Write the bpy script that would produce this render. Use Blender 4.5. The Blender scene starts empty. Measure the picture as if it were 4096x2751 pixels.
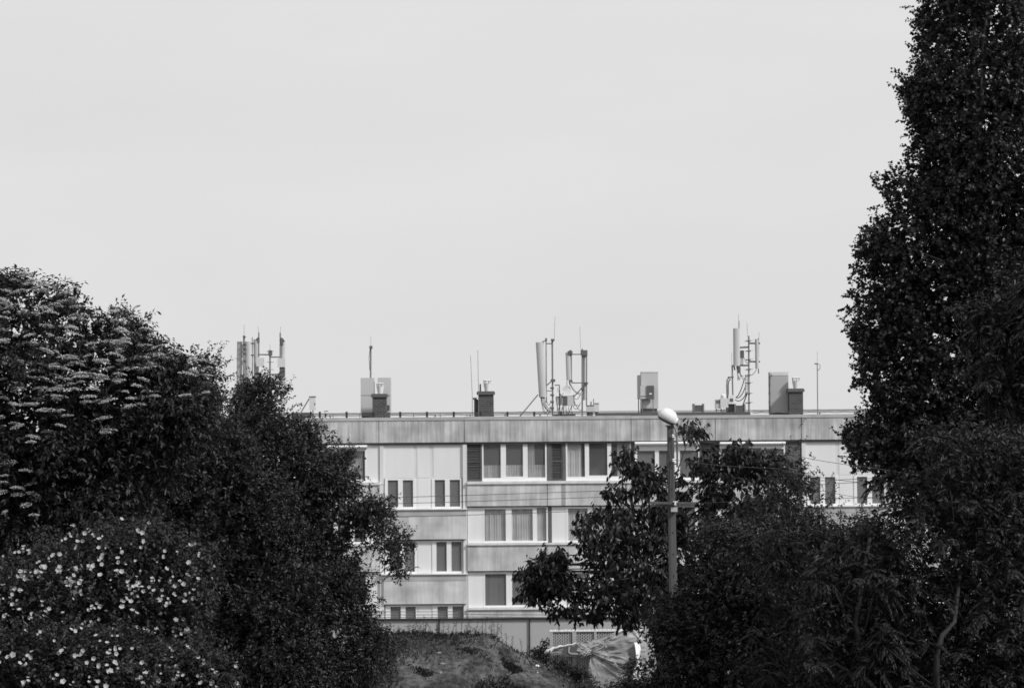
import bpy, math, random
import numpy as np
from mathutils import Vector, Matrix

random.seed(7)
RNG = np.random.default_rng(11)
SC = bpy.context.scene
COL = SC.collection
PI = math.pi

# ------------------------------------------------------------------ camera
F = 4096 * 85 / 36.0            # focal length in photo pixels
HORIZON = 1700.0
CAM_Z = 12.0
PITCH = math.atan((HORIZON - 1375.5) / F)
ROLL = -0.0075
camd = bpy.data.cameras.new('camera')
cam = bpy.data.objects.new('camera', camd)
COL.objects.link(cam)
camd.sensor_width = 36
camd.lens = 85
camd.clip_end = 12000
RC = Matrix.Rotation(PI / 2 + PITCH, 3, 'X') @ Matrix.Rotation(ROLL, 3, 'Z')
cam.matrix_world = Matrix.Translation((0, 0, CAM_Z)) @ RC.to_4x4()
SC.camera = cam
camd.dof.use_dof = True
camd.dof.focus_distance = 34
camd.dof.aperture_fstop = 9.0
RCN = np.array(RC)


def P(px, py, d):
    v = RC @ Vector(((px - 2048) / F, -(py - 1375.5) / F, -1))
    v = v * (d / v.y)
    return Vector((v.x, v.y, v.z + CAM_Z))


def Pn(px, py, d):
    px = np.asarray(px, float); py = np.asarray(py, float)
    v = np.stack([(px - 2048) / F, -(py - 1375.5) / F, -np.ones_like(px)], 1) @ RCN.T
    v = v * (np.asarray(d) / v[:, 1])[:, None]
    v[:, 2] += CAM_Z
    return v


def project(p):
    q = (p - np.array([0, 0, CAM_Z])) @ RCN
    return 2048 + F * q[:, 0] / -q[:, 2], 1375.5 - F * q[:, 1] / -q[:, 2]


GY = [-400, 0, 22, 30, 45, 65, 80, 104, 130, 6000]
GZ = [9.8, 9.6, 9.0, 8.0, 6.1, 3.6, 2.5, 1.5, 1.2, -4.0]


def gz(y):
    return float(np.interp(y, GY, GZ))


# ------------------------------------------------------------------ materials
MATS = {}


def gmat(name, v, rough=0.8, var=0.0, scale=(1, 1, 1), detail=4, spec=0.3, bump=0.0, island=0.0, metal=0.0, var2=0.0, scale2=(.3, .3, .3)):
    m = bpy.data.materials.new(name)
    m.use_nodes = True
    nt = m.node_tree
    b = nt.nodes['Principled BSDF']
    b.inputs['Base Color'].default_value = (v, v, v, 1)
    b.inputs['Roughness'].default_value = rough
    b.inputs['Specular IOR Level'].default_value = spec
    b.inputs['Metallic'].default_value = metal
    out = None
    tc = nt.nodes.new('ShaderNodeTexCoord')

    def noise(sc, amt, prev, lo=0.3, hi=0.7):
        mp = nt.nodes.new('ShaderNodeMapping')
        mp.inputs['Scale'].default_value = sc
        n = nt.nodes.new('ShaderNodeTexNoise')
        n.inputs['Scale'].default_value = 1
        n.inputs['Detail'].default_value = detail
        nt.links.new(tc.outputs['Object'], mp.inputs[0])
        nt.links.new(mp.outputs[0], n.inputs['Vector'])
        r = nt.nodes.new('ShaderNodeMapRange')
        r.inputs[1].default_value = lo; r.inputs[2].default_value = hi
        r.inputs[3].default_value = 1 - amt; r.inputs[4].default_value = 1 + amt
        nt.links.new(n.outputs['Fac'], r.inputs[0])
        mu = nt.nodes.new('ShaderNodeMath'); mu.operation = 'MULTIPLY'
        nt.links.new(r.outputs[0], mu.inputs[0])
        if prev is None:
            mu.inputs[1].default_value = v
        else:
            nt.links.new(prev, mu.inputs[1])
        return mu.outputs[0], n.outputs['Fac']
    nf = None
    if var:
        out, nf = noise(scale, var, out)
    if var2:
        out, _ = noise(scale2, var2, out)
    if island:
        g = nt.nodes.new('ShaderNodeNewGeometry')
        r = nt.nodes.new('ShaderNodeMapRange')
        r.inputs[3].default_value = 1 - island; r.inputs[4].default_value = 1 + island
        nt.links.new(g.outputs['Random Per Island'], r.inputs[0])
        mu = nt.nodes.new('ShaderNodeMath'); mu.operation = 'MULTIPLY'
        nt.links.new(r.outputs[0], mu.inputs[0])
        if out is None:
            mu.inputs[1].default_value = v
        else:
            nt.links.new(out, mu.inputs[1])
        out = mu.outputs[0]
    if out is not None:
        cb = nt.nodes.new('ShaderNodeCombineColor')
        for i in range(3):
            nt.links.new(out, cb.inputs[i])
        nt.links.new(cb.outputs[0], b.inputs['Base Color'])
    if bump and nf is not None:
        bp = nt.nodes.new('ShaderNodeBump')
        bp.inputs['Strength'].default_value = bump
        bp.inputs['Distance'].default_value = 0.05
        nt.links.new(nf, bp.inputs['Height'])
        nt.links.new(bp.outputs[0], b.inputs['Normal'])
    MATS[name] = m
    return m


def leafmat(name, v, rough=0.5, island=0.45, trans=0.2, spec=0.35):
    m = gmat(name, v, rough=rough, island=island, spec=spec)
    nt = m.node_tree
    b = nt.nodes['Principled BSDF']
    o = nt.nodes['Material Output']
    t = nt.nodes.new('ShaderNodeBsdfTranslucent')
    t.inputs[0].default_value = (v * 1.3, v * 1.3, v * 1.3, 1)
    mx = nt.nodes.new('ShaderNodeMixShader')
    mx.inputs[0].default_value = trans
    nt.links.new(b.outputs[0], mx.inputs[1])
    nt.links.new(t.outputs[0], mx.inputs[2])
    nt.links.new(mx.outputs[0], o.inputs['Surface'])
    return m


# ribbed precast concrete: fine vertical ribs, rain streaks, blotches
def ribbed(name, v, streak=0.3, rib=0.12):
    m = gmat(name, v, rough=0.9, var=streak, scale=(7, 7, 0.45), detail=6, var2=0.2, scale2=(.9, .9, 1.3), spec=.1)
    nt = m.node_tree
    b = nt.nodes['Principled BSDF']
    src = b.inputs['Base Color'].links[0].from_socket
    tc = nt.nodes.new('ShaderNodeTexCoord')
    mp = nt.nodes.new('ShaderNodeMapping'); mp.inputs['Scale'].default_value = (13, 13, 0.6)
    n = nt.nodes.new('ShaderNodeTexNoise'); n.inputs['Scale'].default_value = 1; n.inputs['Detail'].default_value = 2
    nt.links.new(tc.outputs['Object'], mp.inputs[0]); nt.links.new(mp.outputs[0], n.inputs['Vector'])
    r = nt.nodes.new('ShaderNodeMapRange')
    r.inputs[1].default_value = .3; r.inputs[2].default_value = .7
    r.inputs[3].default_value = 1 - rib; r.inputs[4].default_value = 1 + rib
    nt.links.new(n.outputs['Fac'], r.inputs[0])
    # broad patches that carry more or fewer streaks
    mp2 = nt.nodes.new('ShaderNodeMapping'); mp2.inputs['Scale'].default_value = (1.3, 1.3, .5)
    n2 = nt.nodes.new('ShaderNodeTexNoise'); n2.inputs['Scale'].default_value = 1; n2.inputs['Detail'].default_value = 3
    nt.links.new(tc.outputs['Object'], mp2.inputs[0]); nt.links.new(mp2.outputs[0], n2.inputs['Vector'])
    r2 = nt.nodes.new('ShaderNodeMapRange')
    r2.inputs[1].default_value = .45; r2.inputs[2].default_value = .68
    r2.inputs[3].default_value = 1.05; r2.inputs[4].default_value = 0.76
    nt.links.new(n2.outputs['Fac'], r2.inputs[0])
    mu0 = nt.nodes.new('ShaderNodeMath'); mu0.operation = 'MULTIPLY'
    nt.links.new(r.outputs[0], mu0.inputs[0]); nt.links.new(r2.outputs[0], mu0.inputs[1])
    mx = nt.nodes.new('ShaderNodeVectorMath'); mx.operation = 'SCALE'
    nt.links.new(src, mx.inputs[0]); nt.links.new(mu0.outputs[0], mx.inputs['Scale'])
    nt.links.new(mx.outputs[0], b.inputs['Base Color'])
    return m


def glassmat(name, tint, dirt, refl_v, gloss):  # dirt: share of grey diffuse standing in for flat sky reflection
    m = bpy.data.materials.new(name); m.use_nodes = True
    nt = m.node_tree
    nt.nodes.remove(nt.nodes['Principled BSDF'])
    o = nt.nodes['Material Output']
    tr = nt.nodes.new('ShaderNodeBsdfTransparent'); tr.inputs[0].default_value = (tint, tint, tint, 1)
    df = nt.nodes.new('ShaderNodeBsdfDiffuse'); df.inputs[0].default_value = (refl_v, refl_v, refl_v, 1)
    gl = nt.nodes.new('ShaderNodeBsdfGlossy'); gl.inputs['Roughness'].default_value = 0.05
    m1 = nt.nodes.new('ShaderNodeMixShader'); m1.inputs[0].default_value = dirt
    m2 = nt.nodes.new('ShaderNodeMixShader'); m2.inputs[0].default_value = gloss
    nt.links.new(tr.outputs[0], m1.inputs[1]); nt.links.new(df.outputs[0], m1.inputs[2])
    nt.links.new(m1.outputs[0], m2.inputs[1]); nt.links.new(gl.outputs[0], m2.inputs[2])
    nt.links.new(m2.outputs[0], o.inputs['Surface'])
    MATS[name] = m
    return m


RIB_TOP = ribbed('parapet_concrete', .46, .15, .18)
RIB = ribbed('spandrel_concrete', .54, .08, .08)
COPE = gmat('coping_concrete', .42, .9, .12, (2, 2, 6), var2=.1)
SHADEBAND = gmat('shade_band_concrete', .40, .9, .15, (1.2, 1.2, .5), var2=.1)
WHITE = gmat('white_render', .75, .8, .025, (.6, .6, .3), var2=.025, scale2=(3, 3, .5))
STRIP = gmat('panel_joint', .68, .8, .06, (1, 1, .4))
FRAME = gmat('white_frame', .80, .45, .04, (1, 1, 1))
SILL = gmat('sill_metal', .66, .5, .10, (3, 3, 1))
GLASS = glassmat('window_glass', .85, .50, .25, .07)
GLASS3 = glassmat('half_curtained_glass', .97, .25, .27, .08)
GLASS2 = glassmat('clear_window_glass', .95, .16, .25, .06)
CURT = gmat('net_curtain', .88, .9, .22, (5, 5, .3), var2=.14, scale2=(.6, .6, 2))
def vary_per_object(m, lo, hi):
    nt = m.node_tree; b = nt.nodes['Principled BSDF']; src = b.inputs['Base Color'].links[0].from_socket
    oi = nt.nodes.new('ShaderNodeObjectInfo'); r = nt.nodes.new('ShaderNodeMapRange')
    r.inputs[3].default_value = lo; r.inputs[4].default_value = hi
    nt.links.new(oi.outputs['Random'], r.inputs[0])
    vm = nt.nodes.new('ShaderNodeVectorMath'); vm.operation = 'SCALE'
    nt.links.new(src, vm.inputs[0]); nt.links.new(r.outputs[0], vm.inputs['Scale']); nt.links.new(vm.outputs[0], b.inputs['Base Color'])


vary_per_object(CURT, .85, 1.12)
CORE = gmat('inner_wall', .30, .9, .1)
SHUT = gmat('dark_shutter', .11, .7, .35, (1, 1, 16), detail=3)  # shutter tone raised to put distance haze into the colour
DSTRIP = gmat('dark_panel', .12, .7, .1)  # dark tone lifted the same way, haze put into the colour
STEEL = gmat('galvanised_steel', .20, .55, .15, (5, 5, 2))
DSTEEL = gmat('dark_steel', .12, .6, .15, (5, 5, 2))
BLACK = gmat('black_rubber', .03, .6)
PANEL = gmat('antenna_shell', .50, .5, .04, (2, 2, .5))
CAB = gmat('cabinet_paint', .52, .5, .05, (1, 1, .6))
CABL = gmat('pale_cabinet_paint', .62, .5, .05, (1, 1, .6))
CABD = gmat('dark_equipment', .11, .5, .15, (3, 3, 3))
COWL = gmat('pale_cowl', .70, .5, .06, (4, 4, 2))
TARRED = gmat('roof_felt', .10, .9, .2, (1, 1, 1))
POLEC = gmat('weathered_pole', .085, .85, .25, (14, 14, .5), var2=.15, scale2=(1, 1, .6))
LAMPW = gmat('lamp_white', .70, .5, .04, (6, 6, 6))
WIREM = gmat('wire_sheath', .10, .5)
INSUL = gmat('porcelain', .75, .25)
FENCEW = gmat('fence_panel', .39, .9, .06, (.5, .5, .3))
BARK = gmat('bark', .045, .9, .4, (8, 8, 1.5))
BARKP = gmat('pale_bark', .085, .9, .4, (8, 8, 1.2))
BARKS = gmat('shrub_bark', .03, .9, .3, (8, 8, 1.2))
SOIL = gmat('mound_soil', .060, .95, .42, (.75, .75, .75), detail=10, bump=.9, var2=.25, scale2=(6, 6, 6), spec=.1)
for _n in SOIL.node_tree.nodes:      # darker and paler soil in patches with clear edges
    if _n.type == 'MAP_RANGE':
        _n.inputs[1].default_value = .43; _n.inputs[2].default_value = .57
GROUND = gmat('ground_soil', .06, .95, .4, (.6, .6, .6), detail=8, spec=.1)
STONE = gmat('stone', .22, .9, .2, (9, 9, 9))
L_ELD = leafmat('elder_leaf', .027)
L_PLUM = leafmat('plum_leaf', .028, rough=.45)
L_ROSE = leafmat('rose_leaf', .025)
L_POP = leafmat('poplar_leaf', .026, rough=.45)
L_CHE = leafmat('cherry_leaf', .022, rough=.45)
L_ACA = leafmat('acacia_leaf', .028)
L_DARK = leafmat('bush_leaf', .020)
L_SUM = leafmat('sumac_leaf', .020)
L_WEED = leafmat('weed_leaf', .042)
L_GRASS = leafmat('grass_blade', .036)
PETAL = leafmat('petal', .46, rough=.7, island=.2, trans=.3, spec=.1)
FLORET = leafmat('elder_floret', .46, rough=.9, island=.3, trans=.12, spec=.05)


def brickmat():
    m = gmat('chimney_brick', .07, .9)
    nt = m.node_tree; b = nt.nodes['Principled BSDF']
    tc = nt.nodes.new('ShaderNodeTexCoord')
    sep = nt.nodes.new('ShaderNodeSeparateXYZ'); cb = nt.nodes.new('ShaderNodeCombineXYZ')
    ad = nt.nodes.new('ShaderNodeMath'); ad.operation = 'ADD'
    nt.links.new(tc.outputs['Object'], sep.inputs[0])
    nt.links.new(sep.outputs[0], ad.inputs[0]); nt.links.new(sep.outputs[1], ad.inputs[1])
    nt.links.new(ad.outputs[0], cb.inputs[0]); nt.links.new(sep.outputs[2], cb.inputs[1])
    br = nt.nodes.new('ShaderNodeTexBrick')
    br.inputs['Color1'].default_value = (.05, .05, .05, 1); br.inputs['Color2'].default_value = (.085, .085, .085, 1)
    br.inputs['Mortar'].default_value = (.16, .16, .16, 1)
    br.inputs['Scale'].default_value = 1; br.inputs['Brick Width'].default_value = .25
    br.inputs['Row Height'].default_value = .085; br.inputs['Mortar Size'].default_value = .008
    nt.links.new(cb.outputs[0], br.inputs['Vector'])
    nt.links.new(br.outputs['Color'], b.inputs['Base Color'])
    return m


BRICK = brickmat()


def sheetmat():
    m = gmat('plastic_sheet', .38, .45, .22, (3, 3, 5), detail=5, spec=.4)
    nt = m.node_tree; b = nt.nodes['Principled BSDF']; o = nt.nodes['Material Output']
    tr = nt.nodes.new('ShaderNodeBsdfTransparent')
    mx = nt.nodes.new('ShaderNodeMixShader'); mx.inputs[0].default_value = .62
    nt.links.new(tr.outputs[0], mx.inputs[1]); nt.links.new(b.outputs[0], mx.inputs[2])
    nt.links.new(mx.outputs[0], o.inputs['Surface'])
    return m


SHEET = sheetmat()
FLAPM = SHEET.copy(); FLAPM.name = 'thin_plastic_sheet'
for _n in FLAPM.node_tree.nodes:
    if _n.type == 'MIX_SHADER': _n.inputs[0].default_value = .42
SHEETW = gmat('white_sheet', .80, .5, .08, (4, 4, 4))
PRINTD = gmat('dark_print', .10, .6)
PRINTL = gmat('light_print', .36, .6)
SCREEN = gmat('pale_screen_block', .36, .9, .1, (4, 4, 4))
SCREENT = gmat('white_block', .72, .9, .08, (4, 4, 4))

# ------------------------------------------------------------------ object helpers
LOC = {}


def thing(name, label, cat, loc, group=None):
    o = bpy.data.objects.new(name, None)
    o.empty_display_size = .2
    COL.objects.link(o)
    o.location = loc
    o['label'] = label; o['category'] = cat
    if group:
        o['group'] = group
    LOC[o.name] = Vector(loc)
    return o


def link_mesh(name, me, mat, parent=None, label=None):
    me.materials.append(mat)
    o = bpy.data.objects.new(name, me)
    COL.objects.link(o)
    if parent is not None:
        off = LOC[parent.name]
        me.transform(Matrix.Translation(-off))
        o.parent = parent
        LOC[o.name] = off
    else:
        LOC[o.name] = Vector((0, 0, 0))
    if label:
        o['label'] = label
    return o


class MB:
    def __init__(s):
        s.v = []; s.f = []

    def box(s, x0, x1, y0, y1, z0, z1):
        if x0 > x1: x0, x1 = x1, x0
        if y0 > y1: y0, y1 = y1, y0
        if z0 > z1: z0, z1 = z1, z0
        n = len(s.v)
        s.v += [(x0, y0, z0), (x1, y0, z0), (x1, y1, z0), (x0, y1, z0), (x0, y0, z1), (x1, y0, z1), (x1, y1, z1), (x0, y1, z1)]
        s.f += [(n, n+3, n+2, n+1), (n+4, n+5, n+6, n+7), (n, n+1, n+5, n+4), (n+1, n+2, n+6, n+5), (n+2, n+3, n+7, n+6), (n+3, n, n+4, n+7)]
        return s

    def obox(s, c, ax, ay, az):
        c = Vector(c); n = len(s.v)
        for k in ((-1, -1, -1), (1, -1, -1), (1, 1, -1), (-1, 1, -1), (-1, -1, 1), (1, -1, 1), (1, 1, 1), (-1, 1, 1)):
            s.v.append(tuple(c + ax * k[0] + ay * k[1] + az * k[2]))
        s.f += [(n, n+3, n+2, n+1), (n+4, n+5, n+6, n+7), (n, n+1, n+5, n+4), (n+1, n+2, n+6, n+5), (n+2, n+3, n+7, n+6), (n+3, n, n+4, n+7)]
        return s

    def tube(s, pts, radii, n=6, cap=True):
        pts = [Vector(p) for p in pts]
        if not hasattr(radii, '__len__'):
            radii = [radii] * len(pts)
        rings = []
        ref = Vector((0.31, 0.9, 0.2)).normalized()
        for i, p in enumerate(pts):
            d = (pts[min(i + 1, len(pts) - 1)] - pts[max(i - 1, 0)])
            if d.length < 1e-9: d = Vector((0, 0, 1))
            d.normalize()
            a = d.cross(ref)
            if a.length < 1e-3: a = d.cross(Vector((1, 0, 0)))
            a.normalize(); b = d.cross(a)
            k = len(s.v)
            for j in range(n):
                t = 2 * PI * j / n
                s.v.append(tuple(p + (a * math.cos(t) + b * math.sin(t)) * radii[i]))
            rings.append(k)
        for i in range(len(rings) - 1):
            for j in range(n):
                s.f.append((rings[i] + j, rings[i] + (j + 1) % n, rings[i+1] + (j + 1) % n, rings[i+1] + j))
        if cap:
            s.f.append(tuple(rings[0] + j for j in reversed(range(n))))
            s.f.append(tuple(rings[-1] + j for j in range(n)))
        return s

    def lathe(s, c, prof, n=14):
        c = Vector(c)
        return s.tube([c + Vector((0, 0, z)) for r, z in prof], [max(r, 1e-4) for r, z in prof], n)

    def build(s, name, mat, parent=None, smooth=False, label=None):
        me = bpy.data.meshes.new(name)
        me.from_pydata(s.v, [], s.f)
        if smooth:
            me.polygons.foreach_set('use_smooth', [True] * len(me.polygons))
        me.update()
        return link_mesh(name, me, mat, parent, label)


def np_mesh(name, verts, faces_flat, nper):
    """verts (N,3); faces_flat (M,nper)"""
    me = bpy.data.meshes.new(name)
    nv = len(verts); nf = len(faces_flat)
    me.vertices.add(nv)
    me.vertices.foreach_set('co', np.ascontiguousarray(verts, dtype=np.float32).ravel())
    me.loops.add(nf * nper)
    me.loops.foreach_set('vertex_index', np.ascontiguousarray(faces_flat, dtype=np.int32).ravel())
    me.polygons.add(nf)
    me.polygons.foreach_set('loop_start', np.arange(0, nf * nper, nper, dtype=np.int32))
    me.polygons.foreach_set('loop_total', np.full(nf, nper, dtype=np.int32))
    me.update(calc_edges=True)
    return me


def nrm(a):
    return a / (np.linalg.norm(a, axis=1, keepdims=True) + 1e-9)


def leaves_mesh(name, pos, axis, up, length, width, curl=0.25, fold=0.25, rich=False):
    """folded leaf blades: rich = 8-vertex curved blade, else 4-vertex diamond folded on the midrib"""
    axis = nrm(axis)
    side = nrm(np.cross(axis, up))
    nor = np.cross(side, axis)
    L = length[:, None]; W = width[:, None] * .5
    if not rich:
        b = pos; t = pos + axis * L - nor * L * curl
        m = pos + axis * L * .45
        l = m + side * W + nor * W * fold; r = m - side * W + nor * W * fold
        v = np.stack([b, r, t, l], 1).reshape(-1, 3)
        n = len(pos); k = np.arange(n)[:, None] * 4
        f = np.concatenate([k + np.array([[0, 1, 2]]), k + np.array([[0, 2, 3]])], 0)
        return np_mesh(name, v, f, 3)
    rows = [(0.0, 0.06, 0.0), (.28, .85, .03), (.6, .92, .35), (1.0, .04, 1.0)]
    vs = []
    for t, w, c in rows:
        mpt = pos + axis * L * t - nor * L * curl * c
        vs += [mpt + side * W * w + nor * W * w * fold, mpt, mpt - side * W * w + nor * W * w * fold]
    v = np.stack(vs, 1).reshape(-1, 3)
    n = len(pos); k = np.arange(n)[:, None] * 12
    fs = []
    for i in range(3):
        a = i * 3
        fs += [k + np.array([[a, a+1, a+4, a+3]]), k + np.array([[a+1, a+2, a+5, a+4]])]
    return np_mesh(name, v, np.concatenate(fs, 0), 4)


# ------------------------------------------------------------------ outline volumes
def inside(poly, x, y):
    poly = np.asarray(poly, float)
    r = np.zeros(len(x), bool)
    j = len(poly) - 1
    for i in range(len(poly)):
        xi, yi = poly[i]; xj, yj = poly[j]
        if yi != yj:
            c = ((yi > y) != (yj > y)) & (x < (xj - xi) * (y - yi) / (yj - yi) + xi)
            r ^= c
        j = i
    return r


def edge_dist(poly, x, y):
    poly = np.asarray(poly, float)
    best = np.full(len(x), 1e9)
    p = np.stack([x, y], 1)
    for i in range(len(poly)):
        a = poly[i]; b = poly[(i + 1) % len(poly)]
        d = b - a
        t = np.clip(((p - a) @ d) / (d @ d + 1e-9), 0, 1)
        best = np.minimum(best, np.linalg.norm(p - (a + t[:, None] * d), axis=1))
    return best


def volume_points(poly, d, T, n, bias=.5, inset=0.0):
    """n points inside the rounded body whose outline at distance d is poly"""
    poly = np.asarray(poly, float)
    lo = poly.min(0); hi = poly.max(0)
    ppm = F / d
    out = []
    have = 0
    while have < n:
        x = RNG.uniform(lo[0], hi[0], n * 2); y = RNG.uniform(lo[1], hi[1], n * 2)
        k = inside(poly, x, y); x = x[k]; y = y[k]
        if len(x) == 0: continue
        ed = edge_dist(poly, x, y)
        if inset:
            kk = ed > inset * RNG.uniform(.3, 1, len(x)); x = x[kk]; y = y[kk]; ed = ed[kk]
        e = np.minimum(ed / ppm / T, 1)
        t = T * np.sqrt(1 - (1 - e) ** 2)
        s = np.sign(RNG.uniform(-1, 1, len(x))) * RNG.uniform(0, 1, len(x)) ** bias
        out.append(np.stack([x, y, d + t * s], 1)); have += len(x)
    o = np.concatenate(out)[:n]
    return Pn(o[:, 0], o[:, 1], o[:, 2])


def rnd_dirs(n):
    return nrm(RNG.normal(size=(n, 3)))


def twig_bases(polys, d, T, K, rc, ntw, holes=(), flat=.65, inset=0.0, loose=.45, ragged=50):
    areas = []
    for p in polys:
        q = np.asarray(p, float); x, y = q[:, 0], q[:, 1]
        areas.append(abs(np.sum(x * np.roll(y, -1) - y * np.roll(x, -1))) / 2)
    tot = sum(areas)
    pos_all, off_all = [], []
    for p, a in zip(polys, areas):
        kk = max(3, int(K * a / tot)); nt = max(10, int(ntw * a / tot))
        ppm2 = (F / d) ** 2
        kk = max(kk, int(2.0 * a / ppm2 / (PI * rc * rc)))
        C = volume_points(p, d, T, kk, inset=inset)
        got = 0; tries = 0
        while got < nt and tries < 12:
            tries += 1
            c = RNG.integers(0, kk, nt * 2)
            off = rnd_dirs(nt * 2) * (RNG.uniform(0, 1, nt * 2) ** .45)[:, None]
            q = C[c] + off * rc * np.array([1, 1, flat])
            nu = int(len(q) * loose)
            if nu:
                v_ = volume_points(p, d, T, nu * 2)
                vx, vy = project(v_)
                kk_ = (edge_dist(p, vx, vy) > ragged * RNG.uniform(.2, 1.2, len(vx))) | (RNG.uniform(0, 1, len(vx)) < .12)
                v_ = v_[kk_][:nu]; nu = len(v_)
                q[:nu] = v_
                sh = RNG.permutation(len(q)); q = q[sh]; off = off[sh]
            x, y = project(q)
            k = inside(p, x, y)
            for (hx, hy, ha, hb) in holes:
                k &= ((x - hx) / ha) ** 2 + ((y - hy) / hb) ** 2 > RNG.uniform(.8, 2.2, len(x))
            k &= q[:, 2] > gz(d) + .15
            pos_all.append(q[k][:nt - got]); off_all.append(off[k][:nt - got])
            got += min(int(k.sum()), nt - got)
    return np.concatenate(pos_all), np.concatenate(off_all)


def spray(pos, off, per, tl, ll, lw, up=.3, droop=.3, spread=.9, face=.6, jl=.3):
    """leaves along short twigs"""
    n = len(pos)
    dirs = nrm(off * .9 + rnd_dirs(n) * .7 + np.array([0, 0, up]))
    tl = tl * RNG.uniform(.6, 1.3, n)
    P_, A_, U_ = [], [], []
    for i in range(per):
        t = (i + .5) / per
        q = pos + dirs * (tl * t)[:, None]
        sd = nrm(np.cross(dirs, rnd_dirs(n)))
        ax = nrm(dirs * .55 + sd * spread + np.array([0, 0, -droop]))
        u = nrm(np.array([0, 0, face]) + rnd_dirs(n) * .75)
        P_.append(q); A_.append(ax); U_.append(u)
    p = np.concatenate(P_); a = np.concatenate(A_); u = np.concatenate(U_)
    s = RNG.uniform(1 - jl, 1 + jl, len(p))
    return p, a, u, ll * s, lw * s * RNG.uniform(.85, 1.15, len(p))


def edge_sprigs(poly, d, T, n, length, up, holes):
    """bases and headings of thin shoots that stick out of the crown's edge"""
    c = volume_points(poly, d, T, n * 14, bias=1.0)
    x, y = project(c)
    k = (edge_dist(poly, x, y) < 26) & (c[:, 2] > gz(d) + 1.0)
    c = c[k][:n]; x, y = project(c)
    gx = edge_dist(poly, x + 3, y) - edge_dist(poly, x - 3, y)
    gy = edge_dist(poly, x, y + 3) - edge_dist(poly, x, y - 3)
    o = nrm(np.stack([-gx, np.zeros(len(x)), gy], 1)) * 1.3 + RNG.normal(size=(len(x), 3)) * .45 + np.array([0, 0, up])
    return np.concatenate([c, o], 1)


def tree(name, label, cat, base, polys, d, T, K, rc, nleaf, per, tl, ll, lw, mat, holes=(), group=None, up=.3, droop=.3,
         spread=.9, face=.6, rich=False, limbs=10, r0=.09, bark=None, flat=.65, curl=.25, trunk_path=None, inset=0.0, core=.35, loose=.45, ragged=50, sprigs=0, slen=2.2, limb_min=.25, limb_t0=.2):
    base = Vector(base)
    root = thing(name, label, cat, base, group)
    pos, off = twig_bases(polys, d, T, K, rc, nleaf // per, holes, flat, inset, loose, ragged)
    p, a, u, l, w = spray(pos, off, per, tl, ll, lw, up, droop, spread, face)
    if sprigs:
        q = np.concatenate([edge_sprigs(k, d, T, max(6, int(sprigs / len(polys))), tl * slen, up, holes) for k in polys], 0)
        s_ = spray(q[:, :3], q[:, 3:], int(per * 1.4), tl * slen, ll, lw, up * .5, droop, spread * .8, face)
        p = np.concatenate([p, s_[0]]); a = np.concatenate([a, s_[1]]); u = np.concatenate([u, s_[2]]); l = np.concatenate([l, s_[3]]); w = np.concatenate([w, s_[4]])
    # leaves deep inside the crown are enlarged to block light through it
    x, y = project(p)
    ed = np.zeros(len(p))
    for q in polys:
        k = inside(q, x, y)
        if k.any():
            ed[k] = np.maximum(ed[k], edge_dist(q, x[k], y[k]))
    deep = np.clip(ed / (F / d) / max(T, .3), 0, 1) * np.clip(1 - np.abs(p[:, 1] - d) / T, 0, 1)
    sc = 1 + core * 2 * deep
    me = leaves_mesh('crown', p, a, u, l * sc, w * sc, curl=curl, rich=rich)
    crown = link_mesh('crown', me, mat, root)
    # trunk with limbs
    m = MB()
    C = pos.mean(0)
    top = Vector(C)
    if trunk_path is None:
        ztop = np.percentile(pos[:, 2], 80)
        tp = Vector((C[0] * .8 + base.x * .2, C[1], ztop))
        path = [base - Vector((0, 0, .2)), base.lerp(tp, .35) + Vector((.06, .03, 0)), base.lerp(tp, .7) + Vector((-.05, 0, 0)), tp]
    else:
        path = [Vector(q) for q in trunk_path]
    m.tube(path, [r0 * (1 - .75 * i / (len(path) - 1)) for i in range(len(path))], 8)
    idx = RNG.choice(len(pos), min(limbs, len(pos)), replace=False)
    for i in idx:
        e = Vector(pos[i])
        if e.z < path[1].z + limb_min: continue
        t = random.uniform(limb_t0, .85)
        f = t * (len(path) - 1); k = min(int(f), len(path) - 2)
        s = path[k].lerp(path[k + 1], f - k)
        if s.z > e.z - .15:
            for q in range(40):
                f = (len(path) - 1) * (1 - q / 39.0); k = min(int(f), len(path) - 2)
                s = path[k].lerp(path[k + 1], f - k)
                if s.z < e.z - .2: break
        mid = s.lerp(e, .5) + Vector((random.uniform(-.1, .1), random.uniform(-.1, .1), random.uniform(0, .2)))
        m.tube([s, mid, e], [r0 * .28, r0 * .17, r0 * .05], 5)
    m.build('trunk', bark or BARK, root, smooth=True)
    return root, pos, off


# ------------------------------------------------------------------ world and sun
SUN = Vector((0.78, -0.50, 0.80)).normalized()
w = bpy.data.worlds.new('World'); SC.world = w; w.use_nodes = True
nt = w.node_tree
bg = nt.nodes['Background']
sky = nt.nodes.new('ShaderNodeTexSky'); sky.sky_type = 'NISHITA'; sky.sun_disc = False
sky.sun_elevation = math.asin(SUN.z); sky.sun_rotation = math.atan2(SUN.x, SUN.y)
sky.dust_density = 4; sky.air_density = 1.5
bw = nt.nodes.new('ShaderNodeRGBToBW')
nt.links.new(sky.outputs[0], bw.inputs[0])
tc = nt.nodes.new('ShaderNodeTexCoord')
mp = nt.nodes.new('ShaderNodeMapping'); mp.inputs['Scale'].default_value = (2.5, 2.5, 9); mp.inputs['Rotation'].default_value = (0, .12, 0)
nz = nt.nodes.new('ShaderNodeTexNoise'); nz.inputs['Scale'].default_value = 1.6; nz.inputs['Detail'].default_value = 6
nt.links.new(tc.outputs['Generated'], mp.inputs[0]); nt.links.new(mp.outputs[0], nz.inputs['Vector'])
mr = nt.nodes.new('ShaderNodeMapRange')       # thin, even veil of high cloud with faint streaks
VEIL = 7.7
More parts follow.
